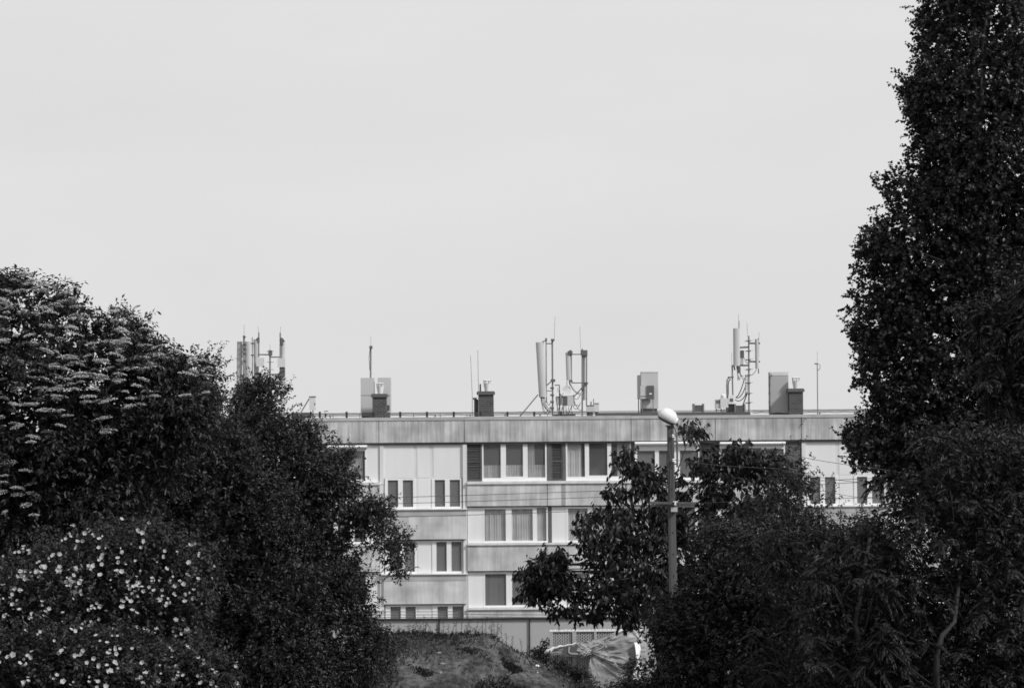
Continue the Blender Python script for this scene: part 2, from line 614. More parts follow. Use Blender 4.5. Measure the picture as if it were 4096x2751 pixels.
mr.inputs[1].default_value = .3; mr.inputs[2].default_value = .7
mr.inputs[3].default_value = VEIL * .975; mr.inputs[4].default_value = VEIL * 1.04
nt.links.new(nz.outputs['Fac'], mr.inputs[0])
mx = nt.nodes.new('ShaderNodeMix'); mx.data_type = 'FLOAT'; mx.inputs[0].default_value = .93
nt.links.new(bw.outputs[0], mx.inputs[2]); nt.links.new(mr.outputs[0], mx.inputs[3])
nt.links.new(mx.outputs[0], bg.inputs['Color'])
bg.inputs['Strength'].default_value = 0.1
sl = bpy.data.lights.new('sun', 'SUN'); sl.energy = 3.3; sl.angle = math.radians(7); sl.color = (1, 1, 1)
so = bpy.data.objects.new('sun', sl); COL.objects.link(so); so.location = (40, 0, 60)
so.rotation_euler = SUN.to_track_quat('Z', 'Y').to_euler()
vs = SC.view_settings
vs.view_transform = 'Standard'; vs.look = 'None'; vs.gamma = 1; vs.use_curve_mapping = False; vs.exposure = 0
SC.cycles.use_denoising = True
SC.cycles.filter_width = 1.6
SC.cycles.max_bounces = 6; SC.cycles.transparent_max_bounces = 12
SC.cycles.sample_clamp_indirect = 4
SC.cycles.caustics_reflective = False; SC.cycles.caustics_refractive = False

# ------------------------------------------------------------------ ground
xs = np.concatenate([[-3000, -800, -200, -90], np.arange(-50, 51, 1.5), [90, 200, 800, 3000]])
ys = np.concatenate([[-400, -150, -50], np.arange(-10, 131, 1.5), [160, 250, 600, 1500, 3500, 6000]])
X, Y = np.meshgrid(xs, ys)
Z = np.interp(Y, GY, GZ) + np.where((np.abs(X) < 60) & (Y > 5) & (Y < 125), .08 * np.sin(X * 1.3 + Y * .7) + .06 * np.sin(X * .5 - Y * 1.1), 0)
v = np.stack([X, Y, Z], 2).reshape(-1, 3)
nx, ny = len(xs), len(ys)
ii, jj = np.meshgrid(np.arange(nx - 1), np.arange(ny - 1))
k0 = (jj * nx + ii).ravel()[:, None]
me = np_mesh('ground', v, k0 + np.array([[0, 1, nx + 1, nx]]), 4)
go = link_mesh('ground', me, GROUND); go['kind'] = 'structure'

# ------------------------------------------------------------------ the dirt mound
DM = 70.0
crest_px = [1250, 1400, 1500, 1592, 1745, 1841, 1937, 1975, 2013, 2060, 2128, 2200, 2240, 2287, 2325, 2400, 2560]
crest_py = [2700, 2600, 2560, 2541, 2531, 2528, 2521, 2532, 2558, 2590, 2627, 2664, 2688, 2722, 2755, 2820, 2950]
crest_x = [P(a, b, DM).x for a, b in zip(crest_px, crest_py)]
crest_z = [P(a, b, DM).z for a, b in zip(crest_px, crest_py)]
_ph = RNG.uniform(0, 6.28, (14, 2)); _fr = RNG.uniform(.5, 1.0, 14) * np.array([1, 1, 1.6, 2, 2.4, 3, 3.6, 4.5, 5, 6, 7, 9, 11, 13]); _an = RNG.uniform(0, 6.28, 14)


def lumps(x, y):
    r = 0
    for i in range(14):
        r = r + np.sin((x * np.cos(_an[i]) + y * np.sin(_an[i])) * _fr[i] + _ph[i, 0]) / (_fr[i] + .8)
    return r


def mound_z(x, y):
    zc = np.interp(x, crest_x, crest_z)
    base = np.interp(y, GY, GZ) - .25
    t = (y - DM)
    s = np.where(t < 0, np.exp(-(np.abs(t) / 5.2) ** 1.9), np.exp(-(t / 3.0) ** 2))
    side = np.clip((x - crest_x[0]) / 1.5, 0, 1) * np.clip((crest_x[-1] - x) / .8, 0, 1)
    h = np.maximum(zc - base, 0) * s * side
    gully = -.30 * np.exp(-((x + .3 + .25 * (y - 66)) / .7) ** 2) * np.clip((DM - y) / 2, 0, 1) - .22 * np.exp(-((x - 1.5 - .2 * (y - 66)) / .45) ** 2) * np.clip((DM - y) / 2, 0, 1)
    hollow = -1.1 * np.exp(-((x + .45) / .60) ** 2 - ((y - 67.2) / .85) ** 2) - .4 * np.exp(-((x + .05) / .35) ** 2 - ((y - 68.7) / .5) ** 2) - .25 * np.exp(-((x + 2.3) / .5) ** 2 - ((y - 67.4) / .6) ** 2) - .2 * np.exp(-((x + 1.2) / .5) ** 2 - ((y - 68.6) / .4) ** 2)
    gully = gully + hollow
    return base + h + (lumps(x, y) * .12 + gully * 1.3) * np.clip(h / .8, 0, 1) * np.clip(1.15 - s * .75, .25, 1)


xs = np.linspace(crest_x[0] - .5, crest_x[-1] + .5, 170); ys = np.linspace(58, 76.5, 210)
X, Y = np.meshgrid(xs, ys)
v = np.stack([X, Y, mound_z(X, Y)], 2).reshape(-1, 3)
nx, ny = len(xs), len(ys)
ii, jj = np.meshgrid(np.arange(nx - 1), np.arange(ny - 1))
k0 = (jj * nx + ii).ravel()[:, None]
me = np_mesh('dirt_mound', v, k0 + np.array([[0, 1, nx + 1, nx]]), 4)
me.polygons.foreach_set('use_smooth', [True] * len(me.polygons))
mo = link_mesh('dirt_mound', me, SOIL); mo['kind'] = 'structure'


def on_mound(px, py):
    """march the view ray of a photo pixel to the mound surface"""
    for d in np.arange(57, 75, .05):
        p = P(px, py, d)
        if p.z <= float(mound_z(np.array(p.x), np.array(p.y))):
            return p
    return P(px, py, 70)


# ------------------------------------------------------------------ apartment block
D = 104.0


def fx(px, py=2000): return P(px, py, D).x
def fz(py, px=1863): return P(px, py, D).z
S = D / F    # metres per photo pixel on the facade


bl = thing('apartment_block', 'long grey and white panel apartment block with ribbed concrete bands and a flat roof', 'building', (fx(2500), D, 1.4))
XL, XR = fx(900), fx(4230)
DEPTH = 12.0
z_roof = fz(1676)
m = MB(); m.box(XL + .05, XR - .05, D + .75, D + DEPTH, 1.0, z_roof)      # body of the block set behind the facade panels
m.box(XL, XL + .3, D + .1, D + .75, 1.0, z_roof); m.box(XR - .3, XR, D + .1, D + .75, 1.0, z_roof)
m.build('wall', CORE, bl)
m = MB(); m.box(XL, XR, D + .3, D + DEPTH + .02, z_roof + .003, z_roof + .03); m.build('roof', TARRED, bl)
m = MB(); m.box(fx(2395), fx(3008), D + .6, D + 1.4, z_roof + .03, fz(1655)); m.build('roof_upstand', TARRED, bl)

zt, zb = fz(1667), fz(1768)
joints = [900, 1180, 1517, 1859, 2190, 2527, 2864, 3208, 3550, 3890, 4230]
for a, b in zip(joints[:-1], joints[1:]):
    m = MB(); m.box(fx(a) + .012, fx(b) - .012, D - .04, D + .35, zb, fz(1680))
    m.build('parapet_panel', RIB_TOP, bl)
for a, b in ((900, 1859), (1859, 2527), (2527, 3208), (3208, 4230)):
    m = MB(); m.box(fx(a) + .004, fx(b) - .004, D - .065, D + .40, fz(1680) + .002, zt + (.012 if a in (1859,) else 0)); m.build('coping', COPE, bl)
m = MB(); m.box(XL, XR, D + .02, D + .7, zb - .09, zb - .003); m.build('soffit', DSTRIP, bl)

# floor rows of the window bays (photo rows at the middle of the building)
ROWS = [(1772, 1928, 1936, 2024), (2029, 2172, 2180, 2283), (2288, 2430, 2438, 2541), (2546, 2688, 2696, 2800)]
SROWS = [(1912, 2033, 2043, 2155), (2160, 2292, 2302, 2413), (2418, 2550, 2560, 2671), (2676, 2800, 2810, 2900)]


def pix_box(m, a, b, t, bt, y0, y1):
    m.box(fx(a), fx(b), y0, y1, fz(bt), fz(t)); return m


def window(x0, x1, t, b, panes, curtains=(), glass=None, yf=D + .10, label=None):
    """panes: (x0,x1,top,bottom) in photo pixels; curtains: (x0,x1,top,bottom)"""
    m = MB()
    xs_ = x0
    ps = sorted(panes)
    for (a, c, pt, pb) in ps:
        if a > xs_: pix_box(m, xs_, a, t, b, yf, yf + .09)
        pix_box(m, a, c, t, pt, yf + .002, yf + .088)
        pix_box(m, a, c, pb, b, yf + .002, yf + .088)
        xs_ = c
    if x1 > xs_: pix_box(m, xs_, x1, t, b, yf, yf + .09)
    # sash rebates: a thin inner frame a little behind the main frame
    f = m.build('window', FRAME, bl, label=label)
    for (a, c, pt, pb) in ps:
        g = MB(); g.box(fx(a) - .01, fx(c) + .01, yf + .055, yf + .062, fz(pb) - .01, fz(pt) + .01)
        g.build('glass_pane', glass or GLASS, f)
    for (a, c, pt, pb) in curtains:
        # a hanging cloth with soft folds
        g = MB(); n = max(4, int((c - a) / 3)); k = len(g.v)
        for i in range(n + 1):
            x = fx(a + (c - a) * i / n); yy = yf + .115 + .018 * math.sin(i * 1.9 + a) + .01 * math.sin(i * .7)
            g.v += [(x, yy, fz(pb)), (x, yy, fz(pt))]
        for i in range(n): g.f.append((k + 2*i, k + 2*i + 2, k + 2*i + 3, k + 2*i + 1))
        g.build('curtain', CURT, f, smooth=True)
    return f


def shutter(x0, x1, t, b, yf=D + .10):
    m = MB()
    pix_box(m, x0, x0 + 5, t, b, yf, yf + .07); pix_box(m, x1 - 5, x1, t, b, yf, yf + .07)
    pix_box(m, x0 + 5, x1 - 5, t, t + 5, yf, yf + .07); pix_box(m, x0 + 5, x1 - 5, b - 5, b, yf, yf + .07)
    pix_box(m, x0 + 5, x1 - 5, t + 72, t + 77, yf, yf + .07)
    n = 22
    for i in range(n):
        za = t + 5 + (b - t - 10) * i / n
        zc = fz(za + 2.5); x_a, x_b = fx(x0 + 5), fx(x1 - 5)
        m.obox(((x_a + x_b) / 2, yf + .04, zc), Vector(((x_b - x_a) / 2, 0, 0)), Vector((0, .028, .018)), Vector((0, -.004, .006)))
    o = m.build('louvre_shutter', SHUT, bl)
    return o


def panel(x0, x1, t, b, mat=None, yf=D + .11, name='infill_panel'):
    return pix_box(MB(), x0, x1, t, b, yf, yf + .10).build(name, mat or WHITE, bl)


def spandrel(x0, x1, t, b, mat=None, proud=.03, yb=D + .5):
    return pix_box(MB(), x0, x1, t, b, D - proud, yb).build('spandrel', mat or RIB, bl)


def sill(x0, x1, t, b, proud=.09, joints_=()):
    m = MB(); x = x0
    for j in list(joints_) + [x1]:
        pix_box(m, x + .25, j - .25, t, b, D - proud, D + .13); x = j
    return m.build('window_sill', SILL, bl)


# --- window bays: two pairs between the stair bays, plus the ends
def bays(pairs, skip_top=()):
    for (a, b) in pairs:
        for r, (wt, wb, st, sb) in enumerate(ROWS):
            spandrel(a + 1, b - 1, st + 1, sb)
            sill(a + 1, b + 2, wb + (1 if r else -3), st, .09, ((a + b) / 2 - 28, (a + b) / 2 + 60) if r == 0 else ())


bays([(900, 1180), (1180, 1517), (1868, 2190), (2190, 2527), (2527, 2864), (2864, 3206), (3554, 3890), (3890, 4230)])

# top floor
T, B = ROWS[0][0], ROWS[0][1]
shutter(1867, 1927, T, 1924)
window(1929, 2188, T, B, [(1935, 2004, T + 3, 1912), (2025, 2093, T + 6, 1907), (2112, 2182, T + 3, 1911)],
       [(1935, 2004, 1861, 1914), (2025, 2093, 1861, 1910), (2112, 2182, 1861, 1914), (2112, 2140, T, 1861)], GLASS3, label='three part white window with half height net curtains')
panel(2188, 2206, T, 1924, DSTRIP, name='dark_panel'); shutter(2206, 2252, T, 1924, D + .13); panel(2252, 2265, T, 1924, DSTRIP, name='dark_panel')
window(2265, 2526, T, B, [(2271, 2341, T + 3, 1910), (2358, 2431, T + 3, 1905), (2447, 2521, T + 3, 1909)],
       [(2268, 2327, T, 1914), (2471, 2524, T, 1914)], GLASS2, label='three part white window with net curtains at both ends')
panel(2526, 2541, T, 1924, DSTRIP, name='dark_panel')


def blind_box(x0, x1, t, b):
    a, c = fx(x0), fx(x1); z0, z1 = fz(b), fz(t)
    m = MB(); pr = [(D + .2, z1), (D - .06, z1), (D - .12, z1 - .03), (D - .13, (z0 + z1) / 2), (D - .10, z0 + .02), (D - .05, z0), (D + .2, z0)]
    n = len(pr); k = 0
    m.v = [(a, y, z) for y, z in pr] + [(c, y, z) for y, z in pr]
    m.f = [(i, (i + 1) % n, n + (i + 1) % n, n + i) for i in range(n)] + [tuple(range(n))[::-1], tuple(range(n, 2 * n))]
    m.build('roller_blind_box', FRAME, bl)


blind_box(2541, 2800, 1772, 1786)
window(2541, 2800, 1787, B, [(2551, 2622, 1808, 1918), (2638, 2676, 1808, 1918), (2722, 2796, 1808, 1916)], [(2551, 2640, 1808, 1920)], label='wide white window under a roller blind box behind the pole')
shutter(2802, 2864, T, 1924); panel(2864, 2877, T, 1924, DSTRIP, name='dark_panel')
blind_box(2880, 3144, 1775, 1788)
window(2880, 3144, 1789, B, [(2890, 2960, 1800, 1916), (2978, 3048, 1800, 1916), (3064, 3138, 1804, 1916)], [], label='wide white window under the right roller blind box')
panel(3146, 3207, T, 1924, DSTRIP, name='dark_panel')
blind_box(1265, 1470, 1777, 1790)
window(1230, 1468, 1791, B, [(1240, 1290, 1802, 1916), (1300, 1354, 1802, 1916), (1370, 1460, 1800, 1914)], [(1300, 1354, 1795, 1918), (1370, 1450, 1795, 1918)], GLASS3, label='white window under the left roller blind box')
panel(1468, 1517, T, 1928); panel(1181, 1230, T, 1928)

# lower floors
for r in (1, 2, 3):
    T, B = ROWS[r][0], ROWS[r][1]
    panel(1870, 1932, T, B)
    window(1932, 2191, T, B, [(1938, 2022, T + 8, B - 8), (2046, 2130, T + 8, B - 9), (2147, 2185, T + 3, B - 7)],
           [(1941, 2022, T, B), (2046, 2130, T, B), (2147, 2187, T, B)] if r == 1 else [(1958, 1985, T, B)] if r == 2 else [],
           GLASS2 if r == 1 else GLASS, label='white window with full net curtains' if r == 1 else None)
    panel(2192, 2207, T, B, DSTRIP, name='dark_panel'); panel(2207, 2264, T, B)
    window(2264, 2526, T, B, [(2272, 2350, T + 8, B - 8), (2370, 2440, T + 8, B - 8), (2456, 2520, T + 8, B - 8)], [(2272, 2350, T, B), (2370, 2420, T, B)], GLASS2)
    panel(2527, 2600, T, B)
    window(2600, 2864, T, B, [(2610, 2690, T + 8, B - 8), (2712, 2780, T + 8, B - 8), (2796, 2856, T + 8, B - 8)], [(2610, 2690, T, B)])
    panel(2865, 2930, T, B)
    window(2930, 3206, T, B, [(2940, 3020, T + 8, B - 8), (3040, 3110, T + 8, B - 8), (3126, 3198, T + 8, B - 8)])
    window(1240, 1468, T, B, [(1250, 1330, T + 8, B - 8), (1350, 1400, T + 8, B - 8), (1416, 1460, T + 8, B - 8)])
    panel(1468, 1517, T, B); panel(1181, 1240, T, B)
for r in range(4):
    T, B = ROWS[r][0], ROWS[r][1]
    for a in (900, 3554, 3890):
        panel(a + 2, a + 60, T, B)
        b = {900: 1180, 3554: 3889, 3890: 4228}[a]
        window(a + 60, b, T, B, [(a + 68, a + 140, T + 8, B - 8), (a + 156, a + 210, T + 8, B - 8), (a + 224, b - 8, T + 8, B - 8)])

# --- stair bays with half-storey shifted windows
for (a, first) in ((1517, True), (3208, False)):
    b = a + (351 if first else 346)
    # side strips
    panel(a + 2, a + 18, 1770, 1934, STRIP, D + .06, 'reveal_strip')
    panel(b - 16, b, 1770, 2900, STRIP, D + .03, 'reveal_strip')
    panel(a + 1, a + 17, 1936, 2900, STRIP, D + .03, 'reveal_strip')
    # upper white boards: two wide, one narrow, with sunk joints
    panel(a + 18, b - 16, 1770, 1912, STRIP, D + .122, 'backing_board')
    for (p, q) in ((a + 18, a + 138), (a + 152, a + 202), (a + 217, b - 17)):
        panel(p, q, 1773, 1909, WHITE, D + .11)
    for r, (wt, wb, st, sb) in enumerate(SROWS):
        panel(a + 17, b - 16, wt, wb, FRAME, D + .20, 'backing_board')
        o = (0, 5, 8, 8)[r] if first else 0
        for (p, q) in ((a + 22, a + 146), (a + 210, b - 20)):
            w1 = p + 12 + o; mid = w1 + 41
            gl = None
            window(p, q, wt, wb, [(w1, mid, wt + 6, wb - 8), (mid + 19, mid + 60, wt + 6, wb - 8)], [(mid + 19, mid + 60, wt, wb)] if (r == 2 and p > a + 100) else [], GLASS, D + .09)
        panel(a + 146, a + 210, wt, wb, WHITE, D + .12)
        panel(a + 152, a + 202, wt + 1, wb - 1, WHITE, D + .105)
        sill(a - 1, b + 3, wb, st - 6, .12)
        spandrel(a + 16, b - 3, st - 5, sb, RIB, .05)
        pix_box(MB(), a + 16, b - 3, st - 6, st + 18, D - .062, D - .052).build('shade_stain_band', SHADEBAND, bl)  # darker strip under each sill: sill shadow painted in, with some staining

pix_box(MB(), 2246, 2262, 1938, 2023, D - .034, D - .0305).build('water_stain', gmat('wet_concrete', .30, .9, .25, (14, 14, .4)), bl)

# --------------------------------------------------------------- railing and roof edge
rl = thing('roof_railing', 'low dark railing with short posts along the front edge of the flat roof', 'railing', (fx(2400), D + .5, zt))
for k in range(16):
    px = 1172 + 107.2 * k
    if 2400 < px < 3010: continue
    p = P(px, 1652, D + .5); m = MB(); m.box(p.x - .045, p.x + .045, p.y - .03, p.y + .03, zt - .02, P(px, 1646, D + .5).z); m.build('post', BLACK, rl)
    p = P(px + 53, 1660, D + .5); m = MB(); m.box(p.x - .014, p.x + .014, p.y - .01, p.y + .01, zt - .02, P(px + 53, 1655, D + .5).z); m.build('post', DSTEEL, rl)
for (dy, r) in ((-4, .014), (4, .016)):
    for (xa, xb) in ((1172, 2395), (3010, 3700)):
        m = MB(); pts = []
        for i in range(40):
            px = xa + (xb - xa) * i / 39
            q = P(px, 1652, D + .5); pts.append((q.x, q.y, P(1863, 1655 + dy, D + .5).z + .012 * math.sin(i * 1.7 + dy)))
        m.tube(pts, r, 5); m.build('rail', DSTEEL, rl)
fb = thing('far_roof_railing', 'pale grey board railing along the far side of the flat roof', 'railing', (fx(2400), D + DEPTH - .3, z_roof))
yb = D + DEPTH - .3
z1, z0 = P(1863, 1647, yb).z, P(1863, 1657, yb).z
m = MB(); m.box(XL, XR, yb, yb + .04, z0, z1); m.build('board', gmat('grey_board', .42, .7, .08, (.5, .5, 1)), fb)
for k in range(22):
    x = XL + .3 + k * (XR - XL - .6) / 21
    m = MB(); m.box(x - .03, x + .03, yb + .05, yb + .1, z_roof + .03, z1 - .02); m.build('post', STEEL, fb)

# --------------------------------------------------------------- chimneys
def cowl(m, c, w, h, disk=True):
    """conical flue pot, narrow at the foot, with a flat rain disc on thin struts"""
    m.lathe(c, [(w * .29, 0), (w * .31, h * .1), (w * .44, h * .68), (w * .46, h * .70)], 16)
    for k in range(6):
        t = k * PI / 3 + .2
        p = Vector(c) + Vector((math.cos(t) * w * .40, math.sin(t) * w * .40, 0))
        m.tube([p + Vector((0, 0, h * .68)), p + Vector((0, 0, h * .95))], .018, 5)
    m.lathe(Vector(c) + Vector((0, 0, h * .94)), [(w * .5, 0), (w * .52, h * .02), (w * .46, h * .05), (.01, h * .09)], 16)


def chimney(label, x0, x1, t, b, dep, cx, ct, cb, cw, deep=.75, extra=None):
    a, c = P(x0, b, dep), P(x1, t, dep)
    zc = P((x0 + x1) / 2, t, dep).z
    o = thing('chimney', label, 'chimney', ((a.x + c.x) / 2, dep + deep / 2, z_roof + .03), 'brick chimneys on the flat roof')
    MB().box(a.x, c.x, dep, dep + deep, z_roof + .03, zc - .12).build('brick_stack', BRICK, o)
    m = MB(); m.box(a.x - .06, c.x + .06, dep - .06, dep + deep + .06, zc - .12, zc); m.box(a.x - .03, c.x + .03, dep - .03, dep + deep + .03, zc, zc + .03)
    m.build('cap', DSTRIP, o)
    m = MB(); f = P(cx, cb, dep); z = zc + .03; top = P(cx, ct, dep).z
    cowl(m, (f.x, dep + deep * .5, z), cw * dep / F, top - z); m.build('flue_cowl', COWL, o, smooth=False)
    if extra: extra(o, a, c, zc)
    return o


chimney('brick chimney in front of the two tall pale cabinets', 1490, 1544, 1577, 1664, 106, 1519, 1531, 1574, 34)


def ex2(o, a, c, zc):
    p, q = P(1896, 1590, 106), P(1913, 1588, 106)
    MB().box(p.x, a.x - .003, 106.1, 106.6, z_roof + .03, p.z - .08).build('brick_stack', BRICK, o, label='lower narrow brick stack')
    MB().box(p.x - .05, a.x - .062, 106.05, 106.65, p.z - .08, p.z).build('cap', DSTRIP, o)
    f = P(1921, 1570, 106); MB().lathe((f.x, 106.3, zc + .03), [(.035, 0), (.035, P(1921, 1535, 106).z - zc - .03)], 8).build('vent_pipe', BLACK, o)


chimney('brick chimney with a lower stack, a dark pipe and two thin whips beside it', 1913, 1974, 1567, 1662, 106, 1949, 1519, 1565, 35, extra=ex2)
chimney('brick chimney to the right of the tall grey cabinet', 3158, 3212, 1556, 1660, 106, 3188, 1508, 1555, 36)
for (xa, ya, xb, yb_, lab) in ((1889, 1586, 1882, 1420, 'thin whip aerial left of the double chimney'), (1914, 1560, 1911, 1400, 'taller thin whip aerial at the double chimney')):
    p, q = P(xa, ya, 105.9), P(xb, yb_, 105.9)
    o = thing('whip_aerial', lab, 'aerial', (p.x, p.y, z_roof + .03), 'thin whip aerials by the double chimney')
    MB().tube([(p.x, p.y, z_roof + .03), p, q], [.016, .013, .009], 5).build('whip', STEEL, o)
    MB().tube([(p.x, p.y, z_roof + .03), (p.x, p.y, z_roof + .12)], .05, 8).build('foot', DSTEEL, o)

# --------------------------------------------------------------- roof equipment
DA = 107.0


def pb(m, x0, x1, t, b, dep=DA, th=.3):
    a, c = P(x0, b, dep), P(x1, t, dep)
    z0 = P((x0 + x1) / 2, b, dep).z; z1 = P((x0 + x1) / 2, t, dep).z
    m.box(a.x, c.x, dep, dep + th, z0, z1); return m


def bar(m, xa, ya, xb, yb, wpx, dep=DA, n=7):
    m.tube([P(xa, ya, dep), P(xb, yb, dep)], wpx * .5 * dep / F, n)
    return m


def base_of(px, dep=DA): return (P(px, 1600, dep).x, dep, z_roof + .03)


def cables(m, starts, ends, sag, dep=DA, r=.012):
    for (a, b) in zip(starts, ends):
        p, q = P(a[0], a[1], dep + .05), P(b[0], b[1], dep + .05)
        pts = []
        for i in range(9):
            t = i / 8; c = p.lerp(q, t); c.z -= sag * 4 * t * (1 - t); pts.append(c)
        m.tube(pts, r, 4)
    return m


def cabinet(label, x0, x1, t, b, dep, th, cap=None, seam=None, group=None, mat=None, feet=True):
    o = thing('equipment_cabinet', label, 'cabinet', ((P(x0, b, dep).x + P(x1, b, dep).x) / 2, dep + th / 2, z_roof + .03), group)
    pb(MB(), x0, x1, t, b, dep, th).build('cabinet_body', mat or CAB, o)
    if cap:
        pb(MB(), x0 - .6, x1 + .6, t - .6, t + cap, dep - .012, th + .03).build('lid', CABL, o)
    if seam:
        pb(MB(), x0 - .3, x1 + .3, seam, seam + 1.6, dep - .008, .02).build('seam_strip', STEEL, o)
    if feet:
        m = MB(); pb(m, x0 + 3, x1 - 3, b, 1672, dep + .05, th - .1); m.build('plinth', DSTEEL, o)
    return o


G_CAB = 'tall grey equipment cabinets on the roof'
cabinet('tall grey cabinet with a mast rising behind it, left of the brick chimney', 1443, 1495, 1511, 1650, 107.2, .7, None, 1580, G_CAB)
o = cabinet('tall grey cabinet behind the right side of the left brick chimney', 1511, 1562, 1510, 1650, 107.2, .7, None, 1581, G_CAB)
pb(MB(), 1547, 1558, 1620, 1638, 107.05, .14).build('meter_box', CABD, o)
o = cabinet('tall grey cabinet with small boxes mounted on its front', 2566, 2632, 1486, 1634, 106.6, .75, 4, None, G_CAB, CAB)
o2 = cabinet('narrow pale cabinet tucked behind the left edge of the box covered cabinet', 2551, 2568, 1500, 1596, 107.2, .5, None, None, G_CAB, CABL, False)
m = MB(); pb(m, 2553, 2556, 1596, 1664, 107.3, .06); pb(m, 2562, 2565, 1596, 1664, 107.3, .06); m.build('stand', DSTEEL, o2)
o = thing('meter_boxes', 'pale and dark control boxes on a steel stand in front of the tall cabinet', 'control box', base_of(2585, 106.3))
pb(MB(), 2562, 2587, 1543, 1594, 106.3, .2).build('pale_box', CAB, o)
pb(MB(), 2563, 2586, 1583, 1586, 106.29, .02).build('seam_strip', DSTEEL, o)
d = pb(MB(), 2588, 2616, 1542, 1596, 106.25, .25).build('dark_box', CABD, o)
pb(MB(), 2597, 2607, 1572, 1577, 106.23, .02).build('notice', FRAME, o)
m = MB(); bar(m, 2570, 1594, 2570, 1662, 3, 106.4); bar(m, 2612, 1596, 2614, 1662, 3, 106.4); bar(m, 2570, 1630, 2614, 1630, 2, 106.4); m.build('stand', STEEL, o)
o = cabinet('tall darker grey cabinet with pale lid beside the right brick chimney', 3082, 3153, 1488, 1650, 106.6, .75, 13, None, G_CAB, gmat('grey_cabinet_paint', .40, .5, .05, (1, 1, .6)))
m = MB(); m.tube([P(3088, 1499, 106.55), P(3079, 1504, 106.55), P(3078, 1560, 106.55), P(3078, 1664, 106.55)], .028, 6)
for y in (1508, 1535, 1570, 1605, 1640): pb(m, 3074, 3082, y, y + 4, 106.5, .08)
m.build('conduit', DSTEEL, o)

# mast behind the left cabinets
o = thing('antenna_mast', 'single steel mast with a whip tip standing behind the left cabinets', 'mast', base_of(1482, 108.2), 'antenna masts on the roof')
m = MB(); bar(m, 1482, 1672, 1483, 1384, 7, 108.2); m.build('pole', STEEL, o)
m = MB(); pb(m, 1477, 1489, 1383, 1394, 108.1, .2); m.build('clamp', DSTEEL, o)
m = MB(); bar(m, 1483, 1384, 1483, 1342, 1.3, 108.2); m.build('whip', STEEL, o)
m = MB(); m.tube([P(1480, 1395, 108.1), P(1476, 1430, 108.1), P(1479, 1480, 108.1)], .012, 4); m.build('cable', BLACK, o)
# slim mast at the right end
o = thing('antenna_mast', 'slim lone mast with a whip tip at the right end of the roof', 'mast', base_of(3270, 106), 'antenna masts on the roof')
m = MB(); bar(m, 3271, 1664, 3269, 1454, 4, 106); m.build('pole', STEEL, o)
m = MB(); bar(m, 3269, 1454, 3269, 1405, 1.3, 106); m.build('whip', STEEL, o)
m = MB(); bar(m, 3258, 1455, 3272, 1454, 5, 106); m.build('clamp', DSTEEL, o)
m = MB(); m.tube([P(3273, 1455, 106), P(3281, 1461, 106), P(3279, 1474, 106), P(3272, 1482, 106)], .012, 4); m.build('cable', BLACK, o)

# small box on a leaning strut, left end
o = thing('junction_box', 'small grey box on a post with a leaning strut left of the cabinets', 'box', base_of(1250, 106))
pb(MB(), 1237, 1261, 1585, 1640, 106, .25).build('box_body', CABL, o)
pb(MB(), 1235.5, 1262.5, 1584, 1588, 105.98, .29).build('lid', STEEL, o)
m = MB(); bar(m, 1252, 1640, 1252, 1672, 4, 106.1); m.build('post', DSTEEL, o)
m = MB(); bar(m, 1238, 1592, 1196, 1662, 5, 106.05); m.build('strut', STEEL, o)
pb(MB(), 1258, 1261, 1611, 1619, 105.985, .02).build('handle', BLACK, o)
o = thing('roof_hatch', 'low dark grey hatch box at the left end of the roof', 'hatch', base_of(1205, 108))
pb(MB(), 1165, 1240, 1652, 1674, 107, .8).build('hatch_body', CABD, o); pb(MB(), 1163, 1242, 1649, 1652, 106.96, .88).build('lid', STEEL, o)


def panel_antenna(o, quad, dep, th=.12, label=None):
    """sector antenna shell: rounded vertical box; quad = top-left x, bottom-left x, width, top y, bottom y"""
    xt, xb, wd, t, b = quad
    m = MB(); prof = []
    hw = wd * .5 * dep / F
    for k in range(9):
        a = PI * k / 8
        prof.append((-math.cos(a) * hw, -math.sin(a) * th * .5))
    prof += [(hw, th * .6), (-hw, th * .6)]
    tp, bp = P(xt + wd / 2, t, dep), P(xb + wd / 2, b, dep)
    n = len(prof)
    for c in (bp, tp):
        m.v += [(c.x + px, dep + py, c.z) for px, py in prof]
    m.f = [(i, (i + 1) % n, n + (i + 1) % n, n + i) for i in range(n)] + [tuple(reversed(range(n))), tuple(range(n, 2 * n))]
    return m.build('panel_antenna', PANEL, o, label=label)


G_ANT = 'antenna masts on the roof'
# --- left cluster
o = thing('antenna_mast', 'left cluster mast flanked by two long panel antennas above the dark tree', 'mast', base_of(976), G_ANT)
bar(MB(), 976, 1672, 976, 1341, 8).build('pole', STEEL, o)
bar(MB(), 976, 1341, 977, 1299, 1.4).build('whip', STEEL, o)
m = MB()
for y in (1345, 1374, 1392, 1410, 1440): pb(m, 971, 982, y, y + 4, DA - .1, .25)
m.build('clamp', DSTEEL, o)
panel_antenna(o, (948, 946, 23, 1366, 1580), DA + .15); panel_antenna(o, (980, 981, 22, 1366, 1580), DA + .15)
o = thing('antenna_mast', 'left cluster thin mast carrying one panel antenna and a pale box', 'mast', base_of(1009, 107.5), G_ANT)
bar(MB(), 1010, 1672, 1009, 1349, 4, 107.5).build('pole', STEEL, o)
panel_antenna(o, (1014, 1016, 20, 1357, 1560), 107.6)
m = MB(); pb(m, 1003, 1016, 1371, 1375, 107.4, .2); pb(m, 1003, 1016, 1418, 1422, 107.4, .2); m.build('clamp', DSTEEL, o)
pb(MB(), 1025, 1054, 1431, 1465, 107.2, .2).build('radio_box', CABL, o)
o = thing('antenna_mast', 'left cluster central mast with side arms holding two short uprights', 'mast', base_of(1080, 107.2), G_ANT)
